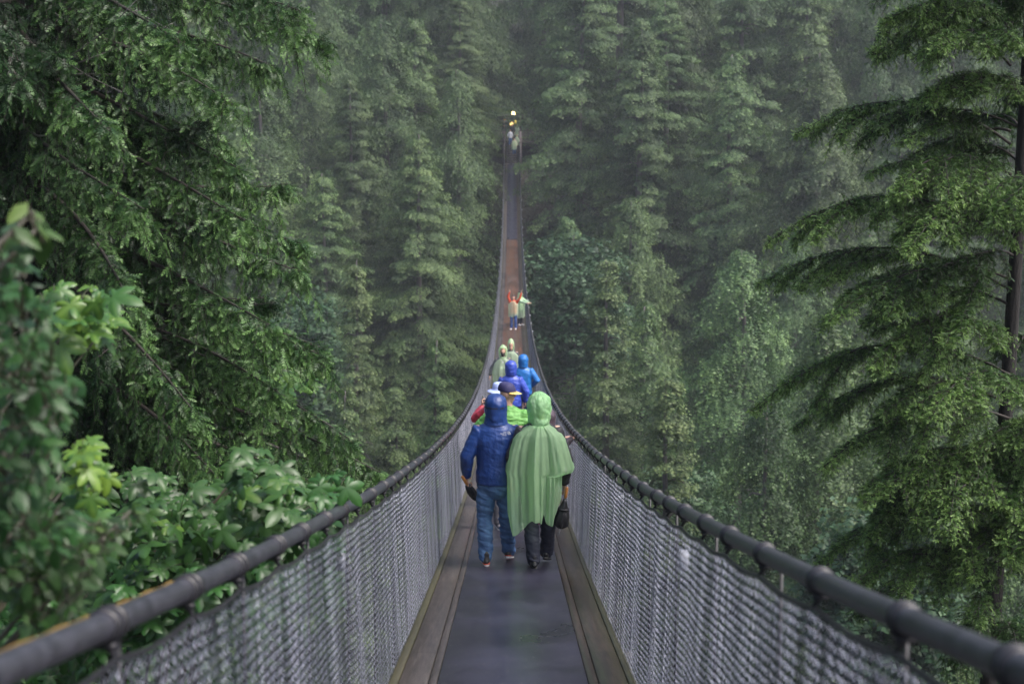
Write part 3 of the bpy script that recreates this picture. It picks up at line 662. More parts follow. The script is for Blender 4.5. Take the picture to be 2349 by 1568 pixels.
def near_cedar(name, u, z, label, seed, boughs, base_v, n_rand, rlen, vr, group=None, dens=1.0, ssize=.098, r0=.17, tint0=.25, fine=1.0):
    rg = np.random.default_rng(seed); b0 = P(u, base_v, z); bx, by = b0[0], b0[1]; gz = float(ground(bx, by)) - .3
    e = empty(name, (bx, by, gz)); tag(e, label, 'tree', group)
    o = np.array([bx, by, gz]); leaves, wood = MB(), MB()
    topz = P(u, -420, z)[2]
    for (v0, tu, tv, dz, sag, up) in boughs:
        p0 = P(u, v0, z) - o; p1 = P(tu, tv, z + dz) - o
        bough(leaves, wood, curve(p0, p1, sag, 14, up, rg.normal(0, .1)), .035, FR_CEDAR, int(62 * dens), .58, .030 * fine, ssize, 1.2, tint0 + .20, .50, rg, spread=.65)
    for k in range(n_rand):
        v = rg.uniform(*vr); Zc = P(u, v, z)[2]; a = rg.uniform(0, 2 * np.pi)
        L = rlen(v) * rg.uniform(.6, 1.0); 
        p0 = np.array([bx, by, Zc]) - o; p1 = p0 + np.array([math.cos(a) * L, math.sin(a) * L, -L * rg.uniform(.05, .45)])
        bough(leaves, wood, curve(p0, p1, rg.uniform(-.1, .2), 10, .25, rg.normal(0, .15)), .028, FR_CEDAR, int(40 * dens), .55, .036 * fine, ssize * 1.05, 1.35, tint0 - .10, .36, rg, spread=.7)  # random inner boughs tinted darker: crown shade put into the leaf colour
    # bare dead twigs in the inside of the crown
    dead = MB()
    for k in range(46):
        v = rg.uniform(*vr); a = rg.uniform(-2.6, .6); L = rg.uniform(.6, 1.6); Zc = P(u, v, z)[2]
        s_ = rg.uniform(.1, .9); q0 = np.array([bx + math.cos(a) * s_ * .3, by + math.sin(a) * s_, Zc]) - o
        q1 = q0 + np.array([math.cos(a) * L, math.sin(a) * L, rg.uniform(-.7, .5) * L]); c = curve(q0, q1, rg.normal(0, .08), 7)
        dead.add(*loft(c, list(np.linspace(rg.uniform(.006, .018), .003, 7)), 5))
    H = topz - gz
    MB().add(*loft([(0.06 * math.sin(k), .05 * math.cos(k * 1.7), H * k / 10) for k in range(11)], [r0 * (1.8 if k == 0 else 1.25 - .09 * k) for k in range(11)], 14)).build('trunk', M_BARK, e)
    leaves.build('crown', M_CEDAR, e, smooth=False, tint=True)
    wood.build('branches', M_TWIG, e); dead.build('dead_twigs', M_TWIGP, e)
    return e
LB = [(-60, 745, 110, .6, .15, .06), (-140, 690, 40, -.5, .1, .05), (60, 530, 250, -1.0, .12, .05), (150, 545, 400, -.8, .05, .05), (180, 520, 330, .8, .05, .0),
      (330, 660, 455, -.3, -.08, .12), (380, 690, 640, -.6, .02, .06), (470, 700, 560, .5, .1, .0), (560, 740, 830, -.4, .12, .05), (640, 745, 800, .4, .1, 0),
      (760, 800, 1010, -.4, .22, .02), (850, 875, 1085, -.2, .22, .0), (900, 850, 1120, .5, .2, 0), (950, 770, 1130, -.6, .15, 0), (700, 640, 900, -1.4, .1, 0),
      (250, 330, 480, -2.2, .1, 0), (420, 300, 700, -2.3, .1, 0), (600, 450, 950, -2.0, .1, 0), (100, 250, 300, -2.4, .05, 0), (820, 520, 1120, -1.6, .15, 0), (-80, 420, 100, -1.8, .1, 0),
      (20, 620, 150, 0, .1, .0), (250, 560, 520, -1.2, .05, .05), (500, 620, 760, -1.5, .05, .05)]
near_cedar('cedar_tree', 70, 12.0, 'large dark cedar with hanging sprays and black trunk at the left edge', 101, LB, 700, 95,
           lambda v: np.interp(v, [-400, 0, 300, 600, 1200], [1.6, 1.9, 1.75, 2.2, 2.8]), (-380, 1250))
near_cedar('cedar_tree', -60, 19.0, 'second dark cedar standing deeper behind the big one at the left edge', 102, [(700, 470, 1000, -1, .1, 0), (300, 380, 500, -1, .1, 0)], 700, 80,
           lambda v: np.interp(v, [-400, 300, 1200], [2.4, 3.0, 4.0]), (-350, 1300), dens=.8, ssize=.15, fine=1.9, tint0=.22)
near_cedar('cedar_tree', 260, 24.0, 'dim cedar between the two trunks deep in the left side shade', 103, [], 700, 70,
           lambda v: np.interp(v, [-400, 300, 700, 1200], [1.2, 1.6, 2.6, 3.4]), (-300, 1350), dens=.8, ssize=.17, tint0=.2, fine=2.2)

def near_hemlock(u, z, label, seed):
    rg = np.random.default_rng(seed); b0 = P(u, 700, z); bx, by = b0[0], b0[1]; gz = float(ground(bx, by)) - .3
    e = empty('hemlock_tree', (bx, by, gz)); tag(e, label, 'tree'); o = np.array([bx, by, gz]); leaves, wood = MB(), MB()
    BB = [(70, 2025, 27, -.6, .18), (90, 2000, 100, .2, .22), (190, 2133, 205, -.8, .12), (330, 1823, 290, .2, .32), (400, 2060, 425, -1.0, .22), (300, 2065, 469, .8, .26),
          (560, 1761, 539, -.2, .42), (665, 1738, 634, .4, .34), (640, 1901, 716, -.9, .25), (700, 1980, 720, .9, .22), (860, 1729, 918, .1, .42), (930, 1826, 960, .7, .34),
          (960, 1891, 1050, -.5, .26), (1040, 1984, 1130, -1.1, .2), (1180, 1876, 1272, .2, .30), (1120, 1991, 1215, -.6, .35), (1080, 2177, 1208, -1.5, .4), (1250, 2237, 1305, -1.2, .3),
          (1300, 1950, 1330, -.7, .2), (150, 2150, 90, -1.2, .2), (480, 2080, 560, -1.4, .25), (780, 2000, 820, -1.0, .3), (480, 2349, 480, -1.8, .3), (1180, 2400, 1240, -1.7, .2), (880, 2140, 930, -1.6, .2), (1000, 2420, 1020, -1.4, .2)]
    for (v0, tu, tv, dz, sag) in BB:
        p0 = P(u, v0, z) - o; p1 = P(tu, tv, z + dz) - o
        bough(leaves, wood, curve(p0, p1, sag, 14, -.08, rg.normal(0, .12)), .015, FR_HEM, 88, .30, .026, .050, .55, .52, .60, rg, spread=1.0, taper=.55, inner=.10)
        c = curve(p0, p1, sag, 14, -.08, 0); Lm = np.linalg.norm(p1 - p0)
        for q, sf in enumerate((.22, .34, .46, .57, .68, .79)):
            a = c[int(sf * 13)]; t_ = unit(c[int(sf * 13) + 1] - a); sd = unit(np.cross(t_, np.array([0, 0, 1.]))) * (1 if q % 2 else -1)
            ln_ = Lm * (1 - sf) * rg.uniform(.45, .75) + .12; b = a + (t_ * rg.uniform(.55, .9) + sd * rg.uniform(.4, .8)) * ln_ + np.array([0, 0, -ln_ * rg.uniform(.15, .5)])
            bough(leaves, wood, curve(a, b, .06 * ln_, 8, -.04, 0), .006, FR_HEM, int(24 + 24 * ln_), .26, .026, .050, .7, .50, .60, rg, spread=1.0, taper=.5, inner=.06)
    for k in range(28):
        v = rg.uniform(-300, 1500); Zc = P(u, v, z)[2]; a = rg.uniform(0, 2 * np.pi); L = rg.uniform(.8, 1.7)
        p0 = np.array([bx, by, Zc]) - o; p1 = p0 + np.array([math.cos(a) * L, math.sin(a) * L, -L * rg.uniform(-.05, .3)])
        bough(leaves, wood, curve(p0, p1, .2, 10, -.05, rg.normal(0, .15)), .013, FR_HEM, 60, .46, .040, .064, .7, .20, .42, rg, spread=.8, inner=.2)
    H = P(u, -420, z)[2] - gz
    MB().add(*loft([(0.04 * math.sin(k), .05 * math.cos(k * 1.7), H * k / 10) for k in range(11)], [.125 - .008 * k for k in range(11)], 12)).build('trunk', M_BARK, e)
    leaves.build('crown', M_HEM, e, smooth=False, tint=True); wood.build('branches', M_TWIG, e)
near_hemlock(2318, 13.5, 'near hemlock with slim black trunk and bright drooping bough tips at the right edge', 201)
# dark trees standing behind the hemlock at the right edge
for (x, y, k, i_, s_, lab) in ((13.5, 27, 'cedar', 1, .9, 'dark cedar in the shade close behind the near hemlock'), (19, 36, 'fir', 1, 1.0, 'dark fir further down the bank behind the near hemlock'),
                               (-15, 30, 'fir', 1, 1.0, 'dark fir standing down the bank behind the left cedars'), (-20, 42, 'cedar', 1, 1.0, 'dark cedar furthest down the left bank')):
    top = P(1174.5 + x / y * F, -60, y); sc = s_; H = PROTO[KEYS[k][i_]][2]
    tree(k, i_, x, y, top[2] - H * sc, sc, rng.random() * 6, lab)
for (x, y, k, i_, lab) in ((-10.5, 0, 'cedar', 0, 'unseen tall cedar added left of the near bridgehead to shade the left edge'), (-14, 9, 'fir', 1, 'unseen tall fir added beyond that cedar to shade the left edge')):  # unseen trees added to keep sky light off the left edge
    tree(k, i_, x, y, float(ground(x, y)) - 14, 1.15, rng.random() * 6, lab)

# ------------------------------------------------------------------ broadleaf bushes on the left
def bush(name, label, cat, regions, z0, z1, tpl, mat, n, size, tint, seed, stems=8, group=None, rootp=None, petiole=True):
    """leafy twigs filling a volume; regions are discs (u, v, radius) of the view between two depths"""
    rg = np.random.default_rng(seed); pos = []; tot = sum(r[2] ** 2 for r in regions)
    ctr = []
    for (u, v, r) in regions:
        m = max(3, int(n * r * r / tot)); a = rg.random(m) * 6.283; q = np.sqrt(rg.random(m)) * r; zz = rg.uniform(z0, z1, m)
        pos += [P(u + math.cos(a_) * q_, v + math.sin(a_) * q_, z_) for a_, q_, z_ in zip(a, q, zz)]; ctr.append(P(u, v, (z0 + z1) / 2))
    pos = np.array(pos); N = len(pos); ctr = np.array(ctr)
    rp = np.array(rootp if rootp is not None else (ctr[:, 0].min() - .6, ctr[:, 1].mean(), 0)); rp[2] = float(ground(rp[0], rp[1])) - .1
    e = empty(name, rp); tag(e, label, cat, group)
    X = np.stack([rg.normal(.25, .6, N), rg.normal(-.35, .5, N), rg.uniform(-.9, .05, N)], 1); Z = np.stack([rg.normal(0, .35, N), rg.normal(-.45, .3, N), np.ones(N)], 1)
    lv = MB(); place(tpl[0], tpl[1], pos - rp, X, Z, size * rg.uniform(.55, 1.15, N), tint + rg.normal(0, .13, N), tpl[2], lv)
    lv.build('leaves', mat, e, smooth=False, tint=True)
    tw = MB()
    for c in ctr:
        knee = np.array([rp[0] * .5 + c[0] * .5, rp[1] * .5 + c[1] * .5, c[2] - .5]); q = np.array([rp, rp * .4 + knee * .6 , knee * .5 + c * .5 + (0, 0, -.1), c]) - rp
        tw.add(*loft(q, [.02, .014, .009, .005], 6))
    if petiole:
        for k in range(0, N):
            d = np.linalg.norm(ctr - pos[k], axis=1); c = ctr[d.argmin()]; a = pos[k] - rp
            b = a + (c - pos[k]) * .35 + np.array([0, 0, -.03]); tw.add(*loft([a, (a + b) / 2 + (0, 0, .01), b], [.0016, .002, .003], 3, caps=False))
    tw.build('stems', simple('dull_green_stem', (.03, .035, .018), (.055, .045, .028), .5, scale=20), e)
    return e
bush('maple_bush', 'bush with big lobed wet leaves reaching over the left handrail', 'bush',
     [(600, 1170, 95), (640, 1110, 55), (560, 1070, 60), (500, 1230, 100), (390, 1200, 110), (640, 1200, 50), (300, 1290, 110), (440, 1320, 90), (330, 1120, 60), (560, 1280, 60)],
     6.6, 8.2, LEAF_MAPLE, M_MAPLE, 420, .125, .33, 301)
bush('maple_bush', 'bush of lobed leaves low behind the left handrail, half hidden in the dark', 'bush',
     [(250, 1380, 130), (120, 1420, 130), (420, 1400, 110), (560, 1340, 70), (700, 1220, 60), (760, 1120, 40)], 6.5, 9, LEAF_MAPLE, M_MAPLE, 480, .11, .28, 302)
bush('maple_branch', 'leafy branch with bright yellow-green lobed leaves before the dark cedar', 'bush',
     [(200, 700, 62), (150, 735, 50), (230, 765, 40), (120, 680, 40)], 5.2, 6.0, LEAF_MAPLE, M_MAPLE, 44, .115, .62, 303, rootp=(-2.6, 4.2, 0))
bush('maple_branch', 'hanging yellow-green lobed leaves beside the blurred vine', 'bush',
     [(185, 1030, 42), (230, 1080, 30), (170, 1090, 40), (200, 1140, 45)], 4.6, 5.2, LEAF_MAPLE, M_MAPLE, 26, .085, .72, 304, rootp=(-2.5, 3.8, 0))
bush('leafy_vine', 'blurred leafy shrub nearest the camera at the left edge', 'bush',
     [(40, 720, 80), (30, 850, 90), (90, 950, 70), (40, 1050, 100), (60, 1180, 110), (20, 600, 60), (150, 880, 40)], 2.9, 3.8, LEAF_OVAL, M_SHRUB, 620, .052, .32, 305, rootp=(-2.2, 2.6, 0))
bush('leafy_vine', 'blurred shrub hanging over the near end of the left handrail', 'bush',
     [(50, 1280, 100), (160, 1270, 80), (240, 1230, 45), (110, 1370, 80), (300, 1170, 24)], 3.2, 4.2, LEAF_OVAL, M_SHRUB, 480, .052, .34, 306, rootp=(-2.3, 3.0, 0))
bush('thin_sprig', 'thin blurred sprig with a few leaves sticking up at the left edge', 'bush',
     [(75, 485, 26), (30, 525, 22), (90, 520, 20)], 3.0, 3.2, LEAF_OVAL, M_SHRUB, 14, .075, .60, 307, rootp=(-2.4, 3.0, 0))
bush('undergrowth_shrub', 'bright green undergrowth glimpsed between the cedar boughs', 'bush',
     [(330, 900, 120), (420, 1000, 140), (250, 1000, 120), (560, 1010, 110), (650, 830, 80), (480, 830, 100), (300, 1100, 120), (700, 1060, 60)], 13.5, 16.5, LEAF_OVAL, M_SHRUB, 3000, .15, .62, 308, petiole=False, rootp=(-7, 14, 0))
bush('undergrowth_shrub', 'dark shrubs on the bank below the left cedar', 'bush',
     [(100, 1250, 200), (300, 1350, 200), (600, 1300, 180), (60, 1500, 150), (400, 1500, 200)], 10, 13, LEAF_OVAL, M_SHRUB, 3200, .14, .38, 309, petiole=False, rootp=(-6, 11, 0))

# ================================================================== PEOPLE
def fabric(name, c1, c2, rough=.5, bmp=.004, scale=9, spec=.5, stretch=None, fine=260):
    if name in MATS: return MATS[name]
    m, n, l, out = new_mat(name); b = bsdf(n, c1, rough, 0, spec)
    t = noise_node(n, l, scale, 5, stretch=stretch); r = ramp(n, l, t.outputs[0], [(.32, c1), (.68, c2)]); l.new(r.outputs[0], b.inputs['Base Color'])
    t2 = noise_node(n, l, scale * 3.2, 4, stretch=stretch); t3 = noise_node(n, l, fine, 2)
    mx = n.new('ShaderNodeMath'); mx.operation = 'MULTIPLY_ADD'; mx.inputs[1].default_value = .12; l.new(t3.outputs[0], mx.inputs[0]); l.new(t2.outputs[0], mx.inputs[2])
    bump(n, l, mx.outputs[0], .8, bmp, b); l.new(b.outputs[0], out.inputs[0]); MATS[name] = m; return m
def plastic_film(name, col, transp=.22, transl=.45):
    if name in MATS: return MATS[name]
    m, n, l, out = new_mat(name); b = bsdf(n, col, .28, 0, .6)
    t = noise_node(n, l, 16, 5, stretch=(1, 1, .35)); r = ramp(n, l, t.outputs[0], [(.3, tuple(c * .92 for c in col)), (.62, col), (.82, tuple(min(1, c * .5 + .5) for c in col))])  # palest stop paints a whitish wet sheen into the film colour
    l.new(r.outputs[0], b.inputs['Base Color'])
    t2 = noise_node(n, l, 38, 5, stretch=(1, 1, .4)); bump(n, l, t2.outputs[0], 1, .014, b)
    tr = n.new('ShaderNodeBsdfTranslucent'); l.new(r.outputs[0], tr.inputs[0])
    tp = n.new('ShaderNodeBsdfTransparent'); tp.inputs[0].default_value = (*[min(1, .35 + c * .75) for c in col], 1)
    m1 = n.new('ShaderNodeMixShader'); m1.inputs[0].default_value = transl; l.new(b.outputs[0], m1.inputs[1]); l.new(tr.outputs[0], m1.inputs[2])
    m2 = n.new('ShaderNodeMixShader'); m2.inputs[0].default_value = transp; l.new(m1.outputs[0], m2.inputs[1]); l.new(tp.outputs[0], m2.inputs[2])
    l.new(m2.outputs[0], out.inputs[0]); MATS[name] = m; return m
SKIN = simple('skin', (.50, .29, .21), (.60, .37, .28), .5, scale=20)
HAIR = simple('dark_hair', (.02, .015, .012), (.05, .035, .03), .5, scale=60)

def remeshed(name, parts, vox, mat, parent, smooth=3, wr=None, label=None):
    """joins closed shapes into one continuous skin and presses cloth folds into it"""
    m = MB()
    for p in parts: m.add(*p)
    o = m.build(name, mat, None)
    md = o.modifiers.new('r', 'REMESH'); md.mode = 'VOXEL'; md.voxel_size = vox; md.use_smooth_shade = True
    if smooth: s = o.modifiers.new('s', 'SMOOTH'); s.factor = .5; s.iterations = smooth
    bpy.context.view_layer.update()
    me = bpy.data.meshes.new_from_object(o.evaluated_get(bpy.context.evaluated_depsgraph_get()))
    old = o.data; o.modifiers.clear(); o.data = me; bpy.data.meshes.remove(old); me.name = name
    if not me.materials: me.materials.append(mat)
    if wr:
        n = len(me.vertices); co = np.empty(n * 3, np.float32); me.vertices.foreach_get('co', co); co = co.reshape(-1, 3)
        no = np.empty(n * 3, np.float32); me.vertices.foreach_get('normal', no); no = no.reshape(-1, 3)
        d = np.zeros(n)
        for amp, f, seed in wr:
            f = np.array(f); off = seed * 11.3
            d += amp * np.array([1 - 2.2 * abs(mnoise.noise(Vector((c[0] * f[0] + off, c[1] * f[1], c[2] * f[2] + .8 * c[0] * f[2] * .4)))) for c in co])
        co = co + no * d[:, None]; me.vertices.foreach_set('co', co.astype(np.float32).ravel()); me.update()
    me.polygons.foreach_set('use_smooth', np.ones(len(me.polygons), bool))
    o.parent = parent
    if label: o['label'] = label
    return o
def V3(*a): return np.array(a, float)
def limb(pts, rad, ns=12): return loft(pts, rad, ns, round_ends=True)

def hand_parts(wrist, d, n, curl=.5, s=1.0, thumb=1):
    """palm, four unequal bent fingers and a thumb; d points along the hand, n out of the palm's back"""
    wrist = np.array(wrist, float); d = unit(np.array(d, float)); n = np.array(n, float); n = unit(n - d * (n @ d)); q = np.cross(d, n)
    parts = [loft([wrist - d * .01 * s, wrist + d * .03 * s, wrist + d * .065 * s, wrist + d * .092 * s], [(.028 * s, .020 * s), (.036 * s, .016 * s), (.041 * s, .015 * s), (.038 * s, .012 * s)], 12, ref=q, round_ends=True)]
    for k, (off, L) in enumerate(((-.030, .066), (-.010, .078), (.010, .073), (.029, .057))):
        b = wrist + d * .085 * s + q * off * s; a = b; pts = [a]; ang = curl * .5
        for j, fr in enumerate((.45, .32, .23)):
            dd = d * math.cos(ang) - n * math.sin(ang); a = a + dd * L * s * fr; pts.append(a); ang += curl * 1.1
        parts.append(loft(pts, [.0095 * s, .0088 * s, .008 * s, .0065 * s], 8, round_ends=True))
    tb = wrist + d * .028 * s - q * .03 * s * thumb; td = unit(d * .75 - q * .65 * thumb - n * .45)
    parts.append(loft([tb, tb + td * .035 * s, tb + td * .035 * s + unit(td * .6 + d * .5 - n * .6) * .03 * s], [.0125 * s, .0105 * s, .0085 * s], 8, round_ends=True))
    return parts
def head_parts(c, f, s=1.0, yaw=0.0):
    """skull, jaw, nose, brow, lips and ears, facing direction f"""
    c = np.array(c, float); f = unit(np.array(f, float)); u = V3(0, 0, 1); r = np.cross(f, u)
    L = [ellipsoid(c + u * .025 * s - f * .008 * s, (.076 * s, .094 * s, .100 * s), 16, 10), loft([c - u * .02 * s + f * .015 * s, c - u * .075 * s + f * .03 * s, c - u * .108 * s + f * .038 * s], [(.066 * s, .07 * s), (.055 * s, .058 * s), (.032 * s, .035 * s)], 12, ref=r, round_ends=True)]
    L.append(loft([c + u * .025 * s + f * .088 * s, c - u * .012 * s + f * .110 * s, c - u * .022 * s + f * .098 * s], [.008 * s, .014 * s, .012 * s], 8, round_ends=True))
    L.append(loft([c - r * .03 * s + u * .035 * s + f * .083 * s, c + r * .03 * s + u * .035 * s + f * .083 * s], .010 * s, 8, round_ends=True))
    for z in (-.050, -.062): L.append(loft([c - r * .02 * s + u * z * s + f * .086 * s, c + r * .02 * s + u * z * s + f * .086 * s], .007 * s, 6, round_ends=True))
    for sg in (-1, 1): L.append(ellipsoid(c + r * .077 * s * sg + u * .0 - f * .005, (.012 * s, .02 * s, .030 * s), 8, 6))
    return L
def shoe(parent, ankle, toe_dir, upper, sole, s=1.0, roll=0.0, lab=None, stripe=None):
    """ankle point, heel slightly behind; roll lifts the heel"""
    a = np.array(ankle, float); d = unit(np.array(toe_dir, float)); d = V3(d[0], d[1], 0); d = unit(d)
    cr, sr = math.cos(roll), math.sin(roll); f = V3(d[0] * cr, d[1] * cr, -sr); u = V3(d[0] * sr, d[1] * sr, cr); base = a - u * .085 * s
    r = np.cross(f, u)
    def pt(x, z): return base + f * x * s + u * z * s
    up = [loft([pt(-.075, .045), pt(-.05, .05), pt(.02, .052), pt(.09, .042), pt(.15, .030), pt(.185, .022)], [(.028 * s, .030 * s), (.037 * s, .036 * s), (.040 * s, .040 * s), (.046 * s, .030 * s), (.043 * s, .022 * s), (.025 * s, .014 * s)], 14, ref=r, round_ends=True),
          loft([pt(-.03, .05), pt(-.035, .12)], [.042 * s, .038 * s], 12, round_ends=True)]
    so = [loft([pt(-.082, .008), pt(-.04, .010), pt(.05, .009), pt(.11, .009), pt(.17, .013), pt(.195, .02)], [(.026 * s, .016 * s), (.036 * s, .016 * s), (.036 * s, .013 * s), (.048 * s, .013 * s), (.042 * s, .012 * s), (.02 * s, .008 * s)], 14, ref=r, round_ends=True)]
    o = remeshed('shoe', up, .006 * max(s, 1), upper, parent, 2)
    if lab: o['label'] = lab
    remeshed('sole', so, .005, sole, o, 1)
    if stripe:
        MB().add(*loft([pt(-.099, .024), pt(-.093, .028)], [(.030 * s, .004 * s)] * 2, 10, ref=r)).add(*loft([pt(-.08, .026), pt(-.04, .027), pt(.05, .025)], [(.033 * s, .005 * s), (.041 * s, .005 * s), (.041 * s, .005 * s)], 12, ref=r)).build('sole_stripe', stripe, o)
    return o

def ring(c, rx, ry, seg=28, yaw=0):
    a = np.arange(seg) / seg * 2 * np.pi; return np.stack([c[0] + rx * np.cos(a), c[1] + ry * np.sin(a), np.full(seg, c[2])], 1)
def grid_tube(rings):
    n = len(rings); k = len(rings[0]); V = np.concatenate(rings); i, j = np.meshgrid(np.arange(n - 1), np.arange(k), indexing='ij'); j2 = (j + 1) % k
    return V, np.stack([i * k + j, i * k + j2, (i + 1) * k + j2, (i + 1) * k + j], -1).reshape(-1, 4), None
def solid(o, th):
    m = o.modifiers.new('t', 'SOLIDIFY'); m.thickness = th; m.offset = 0; return o

def hood_shell(parent, c, f, mat, rx=.115, ry=.135, rz=.165, open_=False, neck=.10, drop=.15, crumple=.004, name='hood', peak=.0, seg=40, rows=22, seed=1, necky=-.01):
    """a hood as a thin shell over the head, open at the face when it points towards the viewer"""
    c = np.array(c, float); f = unit(np.array(f, float)); r = np.cross(f, V3(0, 0, 1)); V = []; Q = []
    for i in range(rows + 1):
        t = i / rows
        for j in range(seg):
            a = 2 * np.pi * j / seg; ca, sa = math.cos(a), math.sin(a)   # a=0 back of the head
            if t < .62:
                ph = t / .62 * np.pi * .5; h = math.cos(ph) ** .9; w_ = math.sin(ph) ** .8
                z = rz * h; rr = w_
                if peak: z += peak * (1 - w_) 
            else:
                q = (t - .62) / .38; z = -(drop) * q; rr = 1 - (1 - neck / rx) * (q ** .8)
            nz = mnoise.noise(Vector((ca * 2 + seed, sa * 2, z * 16))) * crumple + mnoise.noise(Vector((ca * 5 + seed, sa * 5, z * 30))) * crumple * .6
            p = c + (-f * ca * ry * (rr + nz / ry)) + r * sa * rx * (rr + nz / rx) + V3(0, 0, z) - f * (-necky) * max(0, (t - .62))
            V.append(p)
    for i in range(rows):
        for j in range(seg):
            a = 2 * np.pi * (j + .5) / seg; front = math.cos(a) < -.62
            if open_ and front and .30 < (i + .5) / rows < .86: continue
            j2 = (j + 1) % seg; Q.append((i * seg + j, (i + 1) * seg + j, (i + 1) * seg + j2, i * seg + j2))
    o = MB().add(V, Q).build(name, mat, parent); solid(o, .004); return o

def poncho(parent, neck, hem, wl, wr, dep, mat, pleats=None, seg=120, rows=46, seed=1, yoff=0.0, amp=.05, back_fold=1.0, name='poncho', amp0=.002):
    """draped film: neck (x,y,z); hem(a)->z; wl/wr/dep: tables z->half width / depth; a=0 right, a=pi/2 away, a=-pi/2 towards the viewer"""
    V = []
    zt = neck[2]
    for i in range(rows + 1):
        t = i / rows
        for j in range(seg):
            a = 2 * np.pi * j / seg; ca, sa = math.cos(a), math.sin(a)
            zh = hem(a); z = zt + (zh - zt) * t
            W = np.interp(z, wr[0], wr[1]) if ca > 0 else np.interp(z, wl[0], wl[1]); D = np.interp(z, dep[0], dep[1])
            g_ = np.clip((zt - z) / .55, 0, 1) ** .8
            ph = (0 if pleats is None else pleats(a)) 
            ph += .35 * mnoise.noise(Vector((ca * 4.2 + seed, sa * 4.2, z * 1.4))) + .22 * mnoise.noise(Vector((ca * 9 + seed, sa * 9, z * 3)))
            dr = (amp0 + amp * g_) * ph * back_fold * (1 - .55 * abs(ca) ** 3)
            # superellipse keeps the sheet broad across the back
            k = 1 / (abs(ca) ** 2.5 + abs(sa) ** 2.5) ** (1 / 2.5)
            V.append((neck[0] + ca * k * W + ca * dr * .4, neck[1] + yoff * g_ + sa * k * D + sa * dr, z + .01 * mnoise.noise(Vector((a * 3, seed, 1))) * t))
    V = np.array(V).reshape(rows + 1, seg, 3)
    o = MB().add(*grid_tube(list(V))).build(name, mat, parent); return o

